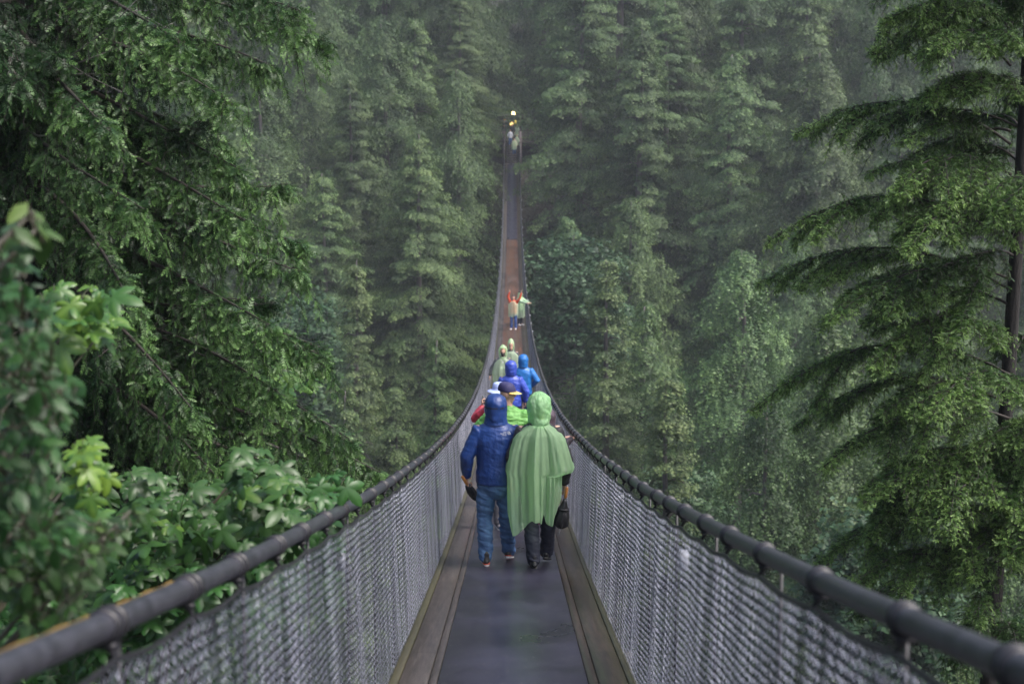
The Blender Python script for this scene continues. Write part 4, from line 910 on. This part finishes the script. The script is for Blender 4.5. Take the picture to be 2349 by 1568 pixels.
def person(label, x, z_depth, h=1.75, face=(0, 1), jacket=None, pants=None, shoes=None, skin=SKIN, hood=None, cap=None, hair=True,
           LA=None, RA=None, legs=None, lean=0.0, vox=.012, hands=True, jlen=.80, bulk=1.0, head_f=None, soles=None, group=None, wr=None, wrp=None,
           shoe_lab=None, head_tilt=(0, 0), stripe=None, yoffs=0.0):
    """face: direction walked; LA/RA: elbow, wrist (local, metres at 1.78 m); legs: per leg knee, ankle, heel roll"""
    y = z_depth; zz = float(deck(y)) + .008 if not isinstance(x, tuple) else x[1]; X = x if not isinstance(x, tuple) else x[0]
    e = empty('person', (X, y, zz), math.atan2(-face[0], face[1])); tag(e, label, 'person', group); s = h / 1.78
    LA = LA or ((-.27, -.01, 1.17), (-.29, .05, .93)); RA = RA or ((.27, -.01, 1.17), (.29, .05, .93))
    legs = legs or (((-.10, .02, .50), (-.11, -.02, .085), 0), ((.10, .02, .50), (.11, -.02, .085), 0))
    S = lambda p: V3(*p) * s
    ln = lambda z: V3(0, lean * max(0, z - .9), 0) * s
    def tor(z, rx, ry, dy=0): return (V3(0, dy, z) * s + ln(z), (rx * s * bulk, ry * s * bulk))
    hc = V3(head_tilt[0], .02 + head_tilt[1], 1.655) * s + ln(1.65); hf = head_f if head_f is not None else (0, 1, -.05)
    # body, one continuous skin
    B = [loft(*zip(*[tor(.86, .14, .09), tor(1.0, .15, .10), tor(1.2, .15, .10), tor(1.38, .16, .10), tor(1.45, .10, .08)]), 14, round_ends=True), limb([V3(0, 0, 1.42) * s + ln(1.42), V3(0, .005, 1.50) * s + ln(1.5), hc - V3(0, .015, .03)], [.06 * s, .056 * s, .052 * s])]
    B += head_parts(hc, hf, s)
    B = [tuple(x_ for x_ in b) for b in B]
    for sg, A in ((-1, LA), (1, RA)):
        sh = V3(sg * .185, 0, 1.42) * s + ln(1.42); B.append(limb([sh, S(A[0]), S(A[1])], [.048 * s, .038 * s, .027 * s]))
        if hands:
            d = unit(S(A[1]) - S(A[0])) if len(A) < 3 else unit(V3(*A[2])); nn = V3(sg, 0, .1) if len(A) < 4 else V3(*A[3]); cu = .75 if len(A) < 5 else A[4]
            B += hand_parts(S(A[1]) + d * .005, d, nn, cu, s * 1.0, thumb=1 if sg > 0 else -1)
    for sg, (kn, an, ro) in zip((-1, 1), legs):
        B.append(limb([V3(sg * .09, 0, .92) * s, S(kn), S(an)], [.075 * s, .048 * s, .036 * s])); B.append(limb([S(an), S(an) + V3(0, .10, -.04) * s], [.032 * s, .028 * s]))
    body = remeshed('body', B, (.0052 if vox < .012 else .009), skin, e, 1)
    if hair and not hood:
        MB().add(*ellipsoid(hc + V3(0, -.018, .045) * s, (.084 * s, .100 * s, .088 * s), 16, 10)).build('hair', HAIR, e)
    # trousers
    if pants:
        T = [loft(*zip(*[tor(.83, .155, .12), tor(.93, .165, .125), tor(1.0, .160, .115)]), 16, round_ends=True)]
        for sg, (kn, an, ro) in zip((-1, 1), legs):
            T.append(limb([V3(sg * .088, 0, .90) * s, (V3(sg * .088, 0, .90) * s + S(kn)) / 2, S(kn), (S(kn) + S(an)) / 2 + V3(0, -.012, 0), S(an) + V3(0, -.005, .0)], [.096 * s, .090 * s, .072 * s, .068 * s, .064 * s]))
        remeshed('trousers', T, vox, pants, e, 3, wrp or [(.006, (9, 9, 16), 3), (.003, (20, 20, 40), 5)])
    if shoes:
        for q, (sg, (kn, an, ro)) in enumerate(zip((-1, 1), legs)):
            shoe(e, S(an), (sg * .12, 1, 0), shoes, soles or SOLE_D, s, ro, None if not shoe_lab else shoe_lab, stripe)
    if jacket:
        b = 1
        J = [loft(*zip(*[tor(jlen, .185, .140), tor(jlen + .1, .190, .145), tor(1.05, .178, .135), tor(1.2, .190, .138), tor(1.33, .205, .135), tor(1.42, .185, .115), tor(1.475, .115, .088), tor(1.52, .078, .075)]), 20)]
        for sg, A in ((-1, LA), (1, RA)):
            sh = V3(sg * .165, 0, 1.405) * s + ln(1.4); mid = (sh + S(A[0])) / 2
            J.append(limb([V3(sg * .10, 0, 1.41) * s + ln(1.41), sh, mid, S(A[0]), (S(A[0]) + S(A[1])) / 2, S(A[1]) - unit(S(A[1]) - S(A[0])) * .02], [.072 * s * bulk, .080 * s * bulk, .072 * s * bulk, .064 * s * bulk, .055 * s * bulk, .043 * s * bulk]))
        remeshed('jacket', J, vox, jacket, e, 4, wr or [(.008, (7, 7, 9), 1), (.004, (16, 16, 22), 2)])
    if hood:
        hood_shell(e, hc + V3(0, -.015, .0), hf, hood[0], **hood[1])
    e['_s'] = s
    return e, s, hc

SOLE_D = simple('black_sole', (.02, .02, .02), (.04, .04, .04), .7)
SOLE_W = simple('white_sole', (.62, .60, .60), (.75, .72, .72), .5)
blue = fabric('royal_blue_shell', (.010, .034, .150), (.018, .056, .225), .34, .012, 7, stretch=(1, 1, .6))
jeans = fabric('blue_denim', (.035, .085, .21), (.095, .185, .36), .75, .006, 7, stretch=(1.4, 1.4, .7))
navy = fabric('navy_trousers', (.010, .013, .028), (.022, .026, .048), .65, .005, 6)
blk = fabric('black_fabric', (.012, .012, .015), (.028, .028, .033), .6, .004, 8)
film = plastic_film('green_rain_film', (.64, .97, .58), .46, .50)
film_h = plastic_film('green_hood_film', (.62, .92, .58), .50, .42)
film_p = plastic_film('pale_green_rain_film', (.76, .94, .68), .4, .5)
wood_h = simple('orange_wood_handle', (.45, .17, .04), (.58, .26, .07), .3, scale=30)

def umbrella(label, grip, d, L, handle_len, r=.045, floppy=False, ref=None):
    """folded umbrella: wooden handle, shaft, creased black canopy, strap and tip"""
    g = np.array(grip, float); d = unit(np.array(d, float)); e = empty('umbrella', g); tag(e, label, 'umbrella')
    MB().add(*loft([-d * handle_len * .5, -d * handle_len * .45, d * handle_len * .45, d * handle_len * .5], [.012, .0155, .0165, .013], 12, round_ends=True)).build('handle', wood_h, e)
    MB().add(*loft([d * handle_len * .5, d * L], .005, 8)).build('shaft', blk, e)
    pts = []; rad = []; n = 12; c0 = handle_len * .5 + .015
    for k in range(n + 1):
        t = k / n; pts.append(d * (c0 + (L - c0 - .03) * t)); rad.append(r * (.35 + .9 * math.sin(np.pi * min(1, t * .9 + .12)) ** .7) if not floppy else r * (.32 + 1.05 * math.sin(min(1, t * 1.12) * np.pi * .56) ** 1.2) * (1 if t < .9 else 1 - (t - .9) * 6))
    V, Q, T = loft(pts, rad, 28); ax = np.tile(np.arange(28), n + 1)
    for q in range(len(ax)):
        kk = q // 28; c = pts[kk]; f = 1 + (.13 if floppy else .16) * math.cos(ax[q] * np.pi * 2 / 3.5) * (.3 + kk / n) + .16 * mnoise.noise(Vector((ax[q] * .5, kk * .9, L * 9))); V[q] = c + (V[q] - c) * f
    MB().add(V, Q, T).build('folded_canopy', fabric('black_nylon', (.008, .008, .010), (.02, .02, .024), .38, .003, 20), e)
    MB().add(*loft([d * (c0 + (L - c0) * .28), d * (c0 + (L - c0) * .34)], r * 1.15, 16)).build('strap', blk, e)
    MB().add(*loft([d * (L - .03), d * (L + .03)], [.007, .004], 8)).build('tip', SOLE_W, e)
    return e
def at(px, v_feet=None, z=None): return px
def X_at(u, z): return (u - 1174.5) / F * z

# ---- 1 man in the dark blue shell jacket, seen from behind, left foot planted, right heel lifting
y1 = 13.75; x1 = X_at(1138, 14.3)
sl = float(deck(y1 + .3) - deck(y1))
e1, s1, h1c = person('man in dark blue hooded rain jacket, jeans and red-striped black trainers walking away at front', x1, y1, 1.73, jacket=blue, pants=jeans,
    shoes=fabric('black_trainer', (.015, .014, .016), (.035, .03, .03), .5, .003, 30), soles=SOLE_W, stripe=simple('red_stripe', (.55, .05, .03), (.65, .10, .05), .4),
    LA=((-.295, -.02, 1.14), (-.300, .07, .92), (.05, .35, -.9), (-1, .0, .1), 1.0), RA=((.285, .03, 1.17), (.27, .10, .93)),
    legs=(((-.115, .03, .50), (-.105, -.06, .105), .05), ((.105, .10, .50), (.13, .30, .085 + sl + .03), .30)), vox=.009, jlen=.865, bulk=1.08,
    hood=(blue, dict(rx=.110, ry=.130, rz=.128, crumple=.014, neck=.098, drop=.17, seed=3)), hair=False, lean=.02,
    wr=[(.004, (3, 3, 5), 1), (.0035, (5, 5, 13), 2), (.0022, (12, 12, 40), 6)], wrp=[(.010, (6, 6, 17), 3), (.005, (14, 14, 36), 5)])
MB().add(*grid_tube([ring(h1c + V3(0, -.015, z), .1115 * k_, .1325 * k_, 40) for z, k_ in ((-.002, 1.0), (.004, 1.012), (.010, 1.0))])).build('hood_seam', blk, e1)
MB().add(*loft([h1c + V3(-.10, -.055, .02), h1c + V3(-.112, -.05, -.03), h1c + V3(-.10, -.07, -.08)], .0035, 6)).build('hood_cord', simple('pale_cord', (.3, .35, .5), rough=.4), e1)
# collar at the nape, and the little white badge on the back of the right shoulder
MB().add(*grid_tube([ring(V3(0, .01 + .0, z), r_, r_ * .95) for z, r_ in ((1.44, .120), (1.475, .112), (1.52, .104), (1.565, .106))])).build('collar', blue, e1); solid(e1.children[-1], .006)
logo = MB()
lx, lz, ly = .118, 1.365, -.166
for k, rr in enumerate((.034, .024, .014)):
    pts = [(lx + .014 + math.cos(a) * rr * 1.0 - .02, ly + .0, lz + math.sin(a) * rr) for a in np.linspace(0.05, np.pi / 2, 8)]
    logo.add(*loft(pts, [(.0025, .0022)] * 8, 6))
def text_part(s, size, loc, mat, parent, name, rot=(R(90), 0, 0), ext=.0012):
    cu = bpy.data.curves.new(name, 'FONT'); cu.body = s; cu.size = size; cu.extrude = ext; cu.resolution_u = 2; cu.align_x = 'RIGHT'
    t = bpy.data.objects.new(name, cu); C.objects.link(t); bpy.context.view_layer.update()
    me = bpy.data.meshes.new_from_object(t.evaluated_get(bpy.context.evaluated_depsgraph_get())); bpy.data.objects.remove(t)
    o = bpy.data.objects.new(name, me); C.objects.link(o); me.materials.clear(); me.materials.append(mat); o.parent = parent; o.location = loc; o.rotation_euler = rot; return o
white = simple('white_print', (.62, .62, .64), (.72, .72, .74), .6)
logo.build('badge', white, e1)
for k, t in enumerate(('THE', 'NORTH', 'FACE')): text_part(t, .0175, (lx - .012, ly - .003, lz + .020 - k * .0145), white, e1, 'badge_lettering')
umbrella('folded black umbrella with orange handle held by the man in dark blue', (x1 - .312, y1 + .045, float(deck(y1)) + .86), (.36, .55, -.78), .36, .13, .034)

# ---- 2 person in the green see-through poncho
y2 = 13.6; x2 = X_at(1236, 14.1)
e2, s2, h2c = person('person in big translucent green poncho with raised hood walking away beside the dark blue jacket', x2, y2, 1.73, jacket=blk, pants=navy,
    shoes=fabric('black_leather', (.010, .010, .011), (.022, .022, .024), .3, .002, 30), soles=SOLE_D,
    LA=((-.27, -.02, 1.15), (-.285, .04, .90)), RA=((.275, -.03, 1.13), (.262, .05, .86), (-.05, .25, -.95), (1, 0, 0), .95),
    legs=(((-.085, .06, .50), (-.055, -.06, .095), .0), ((.10, .05, .50), (.085, .26, .085 + sl + .05), .35)), vox=.009, jlen=.80,
    hood=(film_h, dict(rx=.116, ry=.136, rz=.125, crumple=.015, neck=.100, drop=.20, seed=9, peak=.03, rows=44, seg=84)), lean=.02,
    wrp=[(.010, (6, 6, 15), 7), (.005, (14, 14, 30), 8)])
MB().add(*ellipsoid(h2c + V3(0, -.018, .04), (.084, .100, .088), 16, 10)).build('hair', HAIR, e2)
def pl2(a):
    # deep pleats across the back, falling from the neck
    d = a + np.pi / 2; d = (d + np.pi) % (2 * np.pi) - np.pi
    v = 0
    for c, w_, h_ in ((-.95, .16, .9), (-.42, .13, -.9), (-.12, .10, 1.3), (.10, .07, .2), (.30, .12, -1.0), (.62, .13, .9), (1.0, .15, -.6), (1.3, .15, .5), (-1.3, .2, -.5)): v += h_ * math.exp(-((d - c) / w_) ** 2)
    return v + .35 * math.sin(a * 9) + .12 * math.sin(a * 27 + math.sin(a * 5) * 2)
def hem2(a):
    d = a + np.pi / 2; d = (d + np.pi) % (2 * np.pi) - np.pi   # 0 = nearest the viewer, + to the right
    xs_ = [-np.pi, -1.9, -1.45, -1.05, -.80, -.45, -.22, -.02, .12, .22, .36, .60, .95, 1.35, 1.8, np.pi]
    zs_ = [.70, .62, .50, .36, .375, .47, .545, .52, .50, .59, .50, .48, .60, .74, .80, .70]
    return float(np.interp(d, xs_, zs_))
pz = 1.445
poncho(e2, (0, .0, pz), hem2, ([.3, .5, .93, .98, 1.03, 1.18, 1.30, 1.36, 1.41, 1.445], [.265, .305, .315, .330, .325, .300, .262, .225, .155, .095]),
       ([.3, .55, .75, .965, .972, 1.01, 1.08, 1.18, 1.30, 1.36, 1.41, 1.445], [.175, .195, .218, .226, .325, .345, .325, .295, .258, .220, .150, .095]),
       ([.3, .6, .9, 1.2, 1.35, 1.42, 1.47], [.235, .225, .205, .185, .165, .14, .105]), film, pl2, 260, 80, 4, amp=.052, yoff=-.02, amp0=.010)
umbrella('floppy folded black umbrella hanging from the hand of the green poncho walker', (x2 + .268, y2 + .0, float(deck(y2)) + .76), (-.16, .05, -1), .40, .10, .05, floppy=True)

# ---- 3 green quilted jacket, navy cap with yellow brim turned to the right
def cap_part(e, c, f, crown, brim, s=1.0, up=.05):
    c = np.array(c, float) + V3(0, 0, up); f = unit(np.array(f, float)); r = np.cross(f, V3(0, 0, 1)); rings = []
    for t in np.linspace(0, 1, 12):
        ph = t * np.pi / 2; k = math.cos(ph) ** .55; a = np.arange(28) / 28 * 2 * np.pi
        rings.append(np.array([c + V3(0, 0, .098 * s * math.sin(ph)) + f * math.cos(x_) * .104 * s * max(k, .02) + r * math.sin(x_) * .092 * s * max(k, .02) for x_ in a]))
    o = MB().add(*grid_tube(rings)).build('cap', crown, e); solid(o, .006)
    V = []; Q = []
    for i, q in enumerate(np.linspace(-1, 1, 15)):
        a = q * 1.15
        for rr in (0, 1): V.append(c + f * (math.cos(a) * .102 + rr * .075 * math.cos(q * 1.35)) * s + r * math.sin(a) * (.090 + rr * .004) * s + V3(0, 0, .006 - rr * .012 - rr * .012 * q * q) * s)
    for i in range(14): Q.append((2 * i, 2 * i + 1, 2 * i + 3, 2 * i + 2))
    b = MB().add(V, Q).build('brim', brim, o); solid(b, .005)
    MB().add(*ellipsoid(c + V3(0, 0, .099 * s), (.008, .008, .005), 8, 5)).build('cap_button', crown, o)
quilt = fabric('green_quilted_nylon', (.10, .30, .055), (.17, .42, .10), .42, .010, 22, stretch=(1, 1, 1.8))
y3 = 16.9; x3 = X_at(1163, 17.6)
e3, s3, h3c = person('person in green quilted jacket and navy cap with yellow brim, hidden behind the front pair', x3, y3, 1.80, jacket=quilt, pants=fabric('grey_trousers', (.10, .095, .11), (.17, .16, .18), .7, .004, 8),
    shoes=fabric('grey_trainer', (.18, .17, .19), (.30, .28, .30), .6, .003, 30), soles=SOLE_W, LA=((-.36, .05, 1.20), (-.33, .26, 1.12)), RA=((.33, .02, 1.17), (.30, .10, .93)),
    legs=(((-.11, .04, .50), (-.09, -.04, .095), 0), ((.12, .05, .50), (.20, .12, .085 - .02), .05)), bulk=1.18, vox=.011, hair=False, head_f=(.93, .35, -.1), wr=[(.010, (5, 5, 22), 3), (.005, (14, 14, 30), 2)])
cap_part(e3, h3c, (.95, -.25, -.12), fabric('navy_cap', (.016, .016, .075), (.028, .026, .10), .7, .003, 20), simple('yellow_brim', (.75, .52, .14), (.82, .60, .20), .5), 1.05, .045)

# ---- 4 red jacket and pale blue bucket hat, holding a phone out to the left
y4 = 19.6; x4 = X_at(1147, 20.3)
e4, s4, h4c = person('person in red jacket and pale blue sun hat holding a phone out at the left', x4, y4, 1.74, jacket=fabric('red_nylon', (.42, .022, .045), (.55, .045, .075), .42, .006, 9),
    pants=fabric('dark_trousers', (.02, .02, .03), (.04, .04, .05), .6, .004, 8), shoes=fabric('dark_shoe', (.03, .03, .03), (.05, .05, .05), .5, .003, 20), soles=SOLE_W,
    LA=((-.36, .10, 1.27), (-.26, .30, 1.40), (.0, .3, .95), (-1, 0, .2), .9), vox=.012, head_f=(-.5, .8, -.1))
rings = []
for rz_, rr in ((.135, .02), (.134, .07), (.122, .094), (.075, .102), (.045, .106), (.030, .135), (.012, .172), (.006, .180)):
    a = np.arange(32) / 32 * 2 * np.pi; rings.append(np.array([h4c + V3(math.cos(t) * rr, math.sin(t) * rr * 1.04, rz_ + .02 + (.012 * math.sin(t * 2 + 1) if rr > .13 else 0)) for t in a]))
o = MB().add(*grid_tube(rings)).build('sun_hat', fabric('pale_blue_cotton', (.34, .42, .78), (.46, .54, .86), .8, .003, 14), e4); solid(o, .004)
ph = empty('phone', (x4 - .235, y4 + .36, float(deck(y4)) + 1.47)); ph.rotation_euler = (R(10), R(-14), R(20)); tag(ph, 'small phone held up in the hand of the person in red', 'phone')
MB().add(*box(-.004, .004, -.036, .036, -.07, .07)).build('case', simple('grey_case', (.25, .25, .27), (.32, .32, .34), .3), ph, smooth=False)
MB().add(*box(.0045, .006, -.033, .033, -.066, .066)).build('screen', simple('black_glass', (.01, .01, .012), rough=.05), ph, smooth=False)

# ---- 5 plum jacket leaning on the right handrail
plum = fabric('plum_shell', (.045, .030, .042), (.080, .055, .072), .45, .006, 8)
y5 = 17.5; x5 = X_at(1229, 18.1) 
e5, s5, h5c = person('person in dark plum jacket leaning both forearms on the right handrail', x5, y5, 1.44, face=(.75, .66), jacket=plum, pants=fabric('dark_leggings', (.02, .02, .03), (.035, .035, .045), .6, .004, 8),
    shoes=fabric('pink_trainer', (.45, .03, .10), (.60, .06, .16), .5, .003, 30), soles=SOLE_W, LA=((-.16, .33, 1.18), (.06, .56, 1.30), (.35, .9, .1), (0, 0, 1), .5), RA=((.20, .30, 1.16), (.22, .56, 1.32), (.1, .95, .1), (0, 0, 1), .5),
    lean=.28, vox=.012, hood=(plum, dict(rx=.112, ry=.13, rz=.13, crumple=.008, neck=.1, drop=.16, seed=5)))
# ---- 6, 7 the two blue hooded walkers farther on
blue6 = fabric('bright_royal_shell', (.030, .060, .36), (.050, .095, .50), .4, .006, 7)
e6, s6, h6c = person('walker in royal blue hooded jacket and black trousers with right hand hanging free', X_at(1172, 30.6), 29.9, 1.86, jacket=blue6, pants=blk, shoes=blk, soles=SOLE_D,
    RA=((.31, .0, 1.16), (.30, .04, .95)), LA=((-.27, .06, 1.18), (-.20, .24, 1.08)), legs=(((-.10, .06, .5), (-.10, .12, .07), 0), ((.11, .03, .5), (.11, -.06, .1), .1)), bulk=1.12, vox=.014, jlen=.86,
    hood=(blue6, dict(rx=.13, ry=.15, rz=.155, crumple=.012, neck=.11, drop=.17, seed=6)), hair=False)
azure = fabric('azure_shell', (.012, .13, .42), (.022, .18, .54), .4, .006, 7)
person('walker in lighter azure hooded jacket, just right of the royal blue one', X_at(1200, 34.8), 34.2, 1.84, jacket=azure, pants=fabric('dark_blue_jeans', (.02, .045, .14), (.04, .075, .2), .7, .004, 8), shoes=blk, soles=SOLE_D,
    RA=((.33, -.02, 1.18), (.20, .14, 1.02)), LA=((-.30, .0, 1.18), (-.20, .16, 1.02)), bulk=1.1, vox=.014, jlen=.84, hood=(azure, dict(rx=.125, ry=.145, rz=.15, crumple=.01, neck=.11, drop=.17, seed=7)), hair=False)
# ---- 8, 9 two in pale ponchos walking towards the camera
def std_poncho(e, s, seed, wl=.30, wr=.30, hemz=.55, mat=film_p, arm=1.02):
    sg = lambda k: ([hemz * .8, .8, arm - .02, arm, 1.2, 1.33, 1.41, 1.47], [k * .95, k * .98, k, k * 1.12, k * 1.0, k * .85, k * .62, .105])
    A, B = sg(wl), sg(wr); rs = random.Random(seed); ph_ = rs.uniform(0, 6)
    A = (np.array(A[0]) * s, np.array(A[1]) * s); B = (np.array(B[0]) * s, np.array(B[1]) * s)
    return poncho(e, (0, 0, 1.475 * s), lambda a: (hemz + .04 * math.sin(2 * a + ph_) + .03 * math.sin(5 * a + ph_)) * s, A, B, ([.3, .8, 1.2, 1.4, 1.475], [.24, .22, .19, .15, .10]), mat, lambda a: .8 * math.sin(a * 7 + seed) * math.sin(a * 3 + seed * 2), 90, 30, seed, amp=.035)
gshirt = fabric('dark_grey_shirt', (.05, .055, .06), (.09, .095, .10), .7, .004, 8)
e8, s8, h8c = person('bearded person in pale green poncho over white-printed shirt, coming towards the camera', X_at(1154, 41), 40.2, 1.76, face=(0, -1), jacket=gshirt, pants=navy, shoes=blk, soles=SOLE_D,
    LA=((-.30, .0, 1.16), (-.33, .05, .95)), RA=((.32, .0, 1.16), (.38, .06, .96)), vox=.014, hood=(film_p, dict(rx=.125, ry=.14, rz=.155, crumple=.012, neck=.11, drop=.2, seed=8, open_=True, peak=.05)), hair=False)
MB().add(*loft([h8c + V3(0, .045, -.045), h8c + V3(0, .062, -.085), h8c + V3(0, .05, -.13)], [(.066, .05), (.055, .045), (.035, .03)], 14, round_ends=True)).build('beard', HAIR, e8)
m = MB()
m.add(*loft([(-.02, .150, 1.33), (.03, .150, 1.37)], [(.018, .003)] * 2, 6)).add(*loft([(.0, .150, 1.28), (.0, .150, 1.33)], [(.02, .003)] * 2, 6))
for q in range(4): m.add(*box(-.10 + q * .052, -.062 + q * .052, .147, .152, 1.12, 1.24))
m.add(*box(-.10, .10, .147, .152, 1.07, 1.09)); m.build('shirt_print', white, e8, smooth=False)
std_poncho(e8, s8, 3, .32, .30, .60)
e9, s9, h9c = person('person in a pale green poncho looking down, walking behind the bearded one', X_at(1172, 44.2), 43.4, 1.76, face=(0, -1), jacket=gshirt, pants=navy, shoes=blk, soles=SOLE_D,
    vox=.014, head_f=(0, .8, -.55), hood=(film_p, dict(rx=.125, ry=.14, rz=.16, crumple=.012, neck=.11, drop=.18, seed=12, open_=True, peak=.05)), hair=False)
std_poncho(e9, s9, 6, .30, .31, .60)
# ---- 10, 11 the cheerful pair far out on the bridge
red = fabric('orange_red_fleece', (.55, .06, .02), (.68, .10, .04), .7, .004, 8)
e10, s10, h10c = person('person with both red-sleeved arms raised, wearing a pale poncho far out on the bridge', X_at(1178, 71), 70.2, 1.74, face=(-.2, -1), jacket=red, pants=fabric('mid_blue_jeans', (.05, .10, .30), (.09, .16, .40), .7, .004, 8),
    shoes=SOLE_W, soles=SOLE_W, RA=((.27, .06, 1.66), (.20, .08, 1.92), (-.1, 0, 1), (1, 0, 0), .1), LA=((-.32, .06, 1.60), (-.42, .08, 1.90), (-.3, 0, 1), (-1, 0, 0), .1), vox=.016, wr=[(.006, (7, 7, 9), 1)])
std_poncho(e10, s10, 9, .24, .26, .70, arm=1.3)
e11, s11, h11c = person('person in pale poncho and dark hat reaching both arms to the right rail', X_at(1193, 73), 72.2, 1.72, face=(.75, -.65), jacket=fabric('light_green_top', (.35, .5, .32), (.42, .58, .38), .7, .004, 8), pants=navy, shoes=SOLE_W, soles=SOLE_W,
    LA=((-.12, .33, 1.30), (-.04, .58, 1.25), (.1, 1, 0), (0, 0, 1), .3), RA=((.22, .30, 1.30), (.14, .58, 1.25), (-.1, 1, 0), (0, 0, 1), .3), vox=.016, hood=(film_p, dict(rx=.12, ry=.135, rz=.14, crumple=.01, neck=.11, drop=.18, seed=13, open_=True)))
MB().add(*ellipsoid(h11c + V3(0, -.02, .10), (.10, .12, .07), 16, 8)).build('dark_hat', HAIR, e11)
std_poncho(e11, s11, 11, .27, .27, .45)
# ---- people on the far stairs and landing
def stair_z(y): return zs + (ze - zs) * np.clip((y - ys0) / (ys1 - ys0) + .08, 0, 1)
def far_person(label, u, y, h, **k):
    z = float(stair_z(y)); return person(label, (X_at(u, y), z), y, h, vox=.02, wr=[(.004, (7, 7, 9), 1)], **k)
far_person('small far figure in white top and blue trousers on the landing stairs', 1170.5, 150.0, 1.66, face=(0, -1), jacket=simple('white_cloth', (.6, .6, .66), (.72, .72, .76), .8), pants=jeans, shoes=blk)
far_person('small far figure all in black atop the landing stairs under the broad lantern', 1175, 151.9, 1.75, face=(0, -1), jacket=blk, pants=blk, shoes=blk)
eA, sA, _h = far_person('small far figure in pale poncho on the landing beside the one in black', 1185.5, 152.4, 1.75, face=(0, -1), jacket=gshirt, pants=navy, shoes=blk, hood=(film_p, dict(rx=.13, ry=.14, rz=.15, neck=.11, drop=.18, open_=True)))
std_poncho(eA, sA, 15, .30, .30, .6)
eB, sB, _h = far_person('small far figure in green poncho over beige top, lowest on the stairs', 1179.5, 147.6, 1.72, face=(0, -1), jacket=simple('beige_top', (.45, .36, .28), (.5, .42, .33), .8), pants=jeans, shoes=blk)
std_poncho(eB, sB, 16, .29, .29, .55)
eC, sC, _h = far_person('small far figure in light green poncho just behind the lowest one on the stairs', 1185.5, 148.5, 1.72, face=(0, -1), jacket=gshirt, pants=navy, shoes=blk, hood=(film_p, dict(rx=.13, ry=.14, rz=.15, neck=.11, drop=.18, open_=True)))
std_poncho(eC, sC, 17, .28, .28, .6)
eD = empty('umbrella', (X_at(1154, 154.5), 154.5, 1.1)); tag(eD, 'open dark umbrella over the left end of the landing railing', 'umbrella')
rr_ = [np.array([(math.cos(a) * .62 * math.sin(t), math.sin(a) * .62 * math.sin(t), .42 * math.cos(t) - .1) for a in np.arange(16) / 16 * 6.283]) for t in np.linspace(.02, 1.35, 8)]
solid(MB().add(*grid_tube(rr_)).build('canopy', blk, eD), .01)
MB().add(*loft([(0, 0, -.75), (0, 0, .34)], .012, 6)).build('shaft', blk, eD)
eE, _a, _b = person('small far figure in dark clothes holding the open umbrella on the landing', (X_at(1154, 154.5) + .15, ze), 154.5, 1.7, face=(0, -1), jacket=blk, pants=blk, shoes=blk, vox=.02, wr=[(.004, (7, 7, 9), 1)], LA=((-.2, .1, 1.2), (-.05, .18, 1.35)))

# ================================================================== HAZE
def haze():
    m = bpy.data.materials.new('rain_haze'); m.use_nodes = True; n = m.node_tree.nodes; n.clear(); out = n.new('ShaderNodeOutputMaterial')
    v = n.new('ShaderNodeVolumePrincipled'); v.inputs['Color'].default_value = (.88, .92, 1.0, 1); v.inputs['Density'].default_value = HAZE; v.inputs['Anisotropy'].default_value = 0.2
    m.node_tree.links.new(v.outputs[0], out.inputs['Volume'])
    o = MB().add(*box(-235, 235, -65, 465, -61, 165)).build('haze', m, smooth=False); tag(o, kind='stuff')
HAZE = .00055
haze()
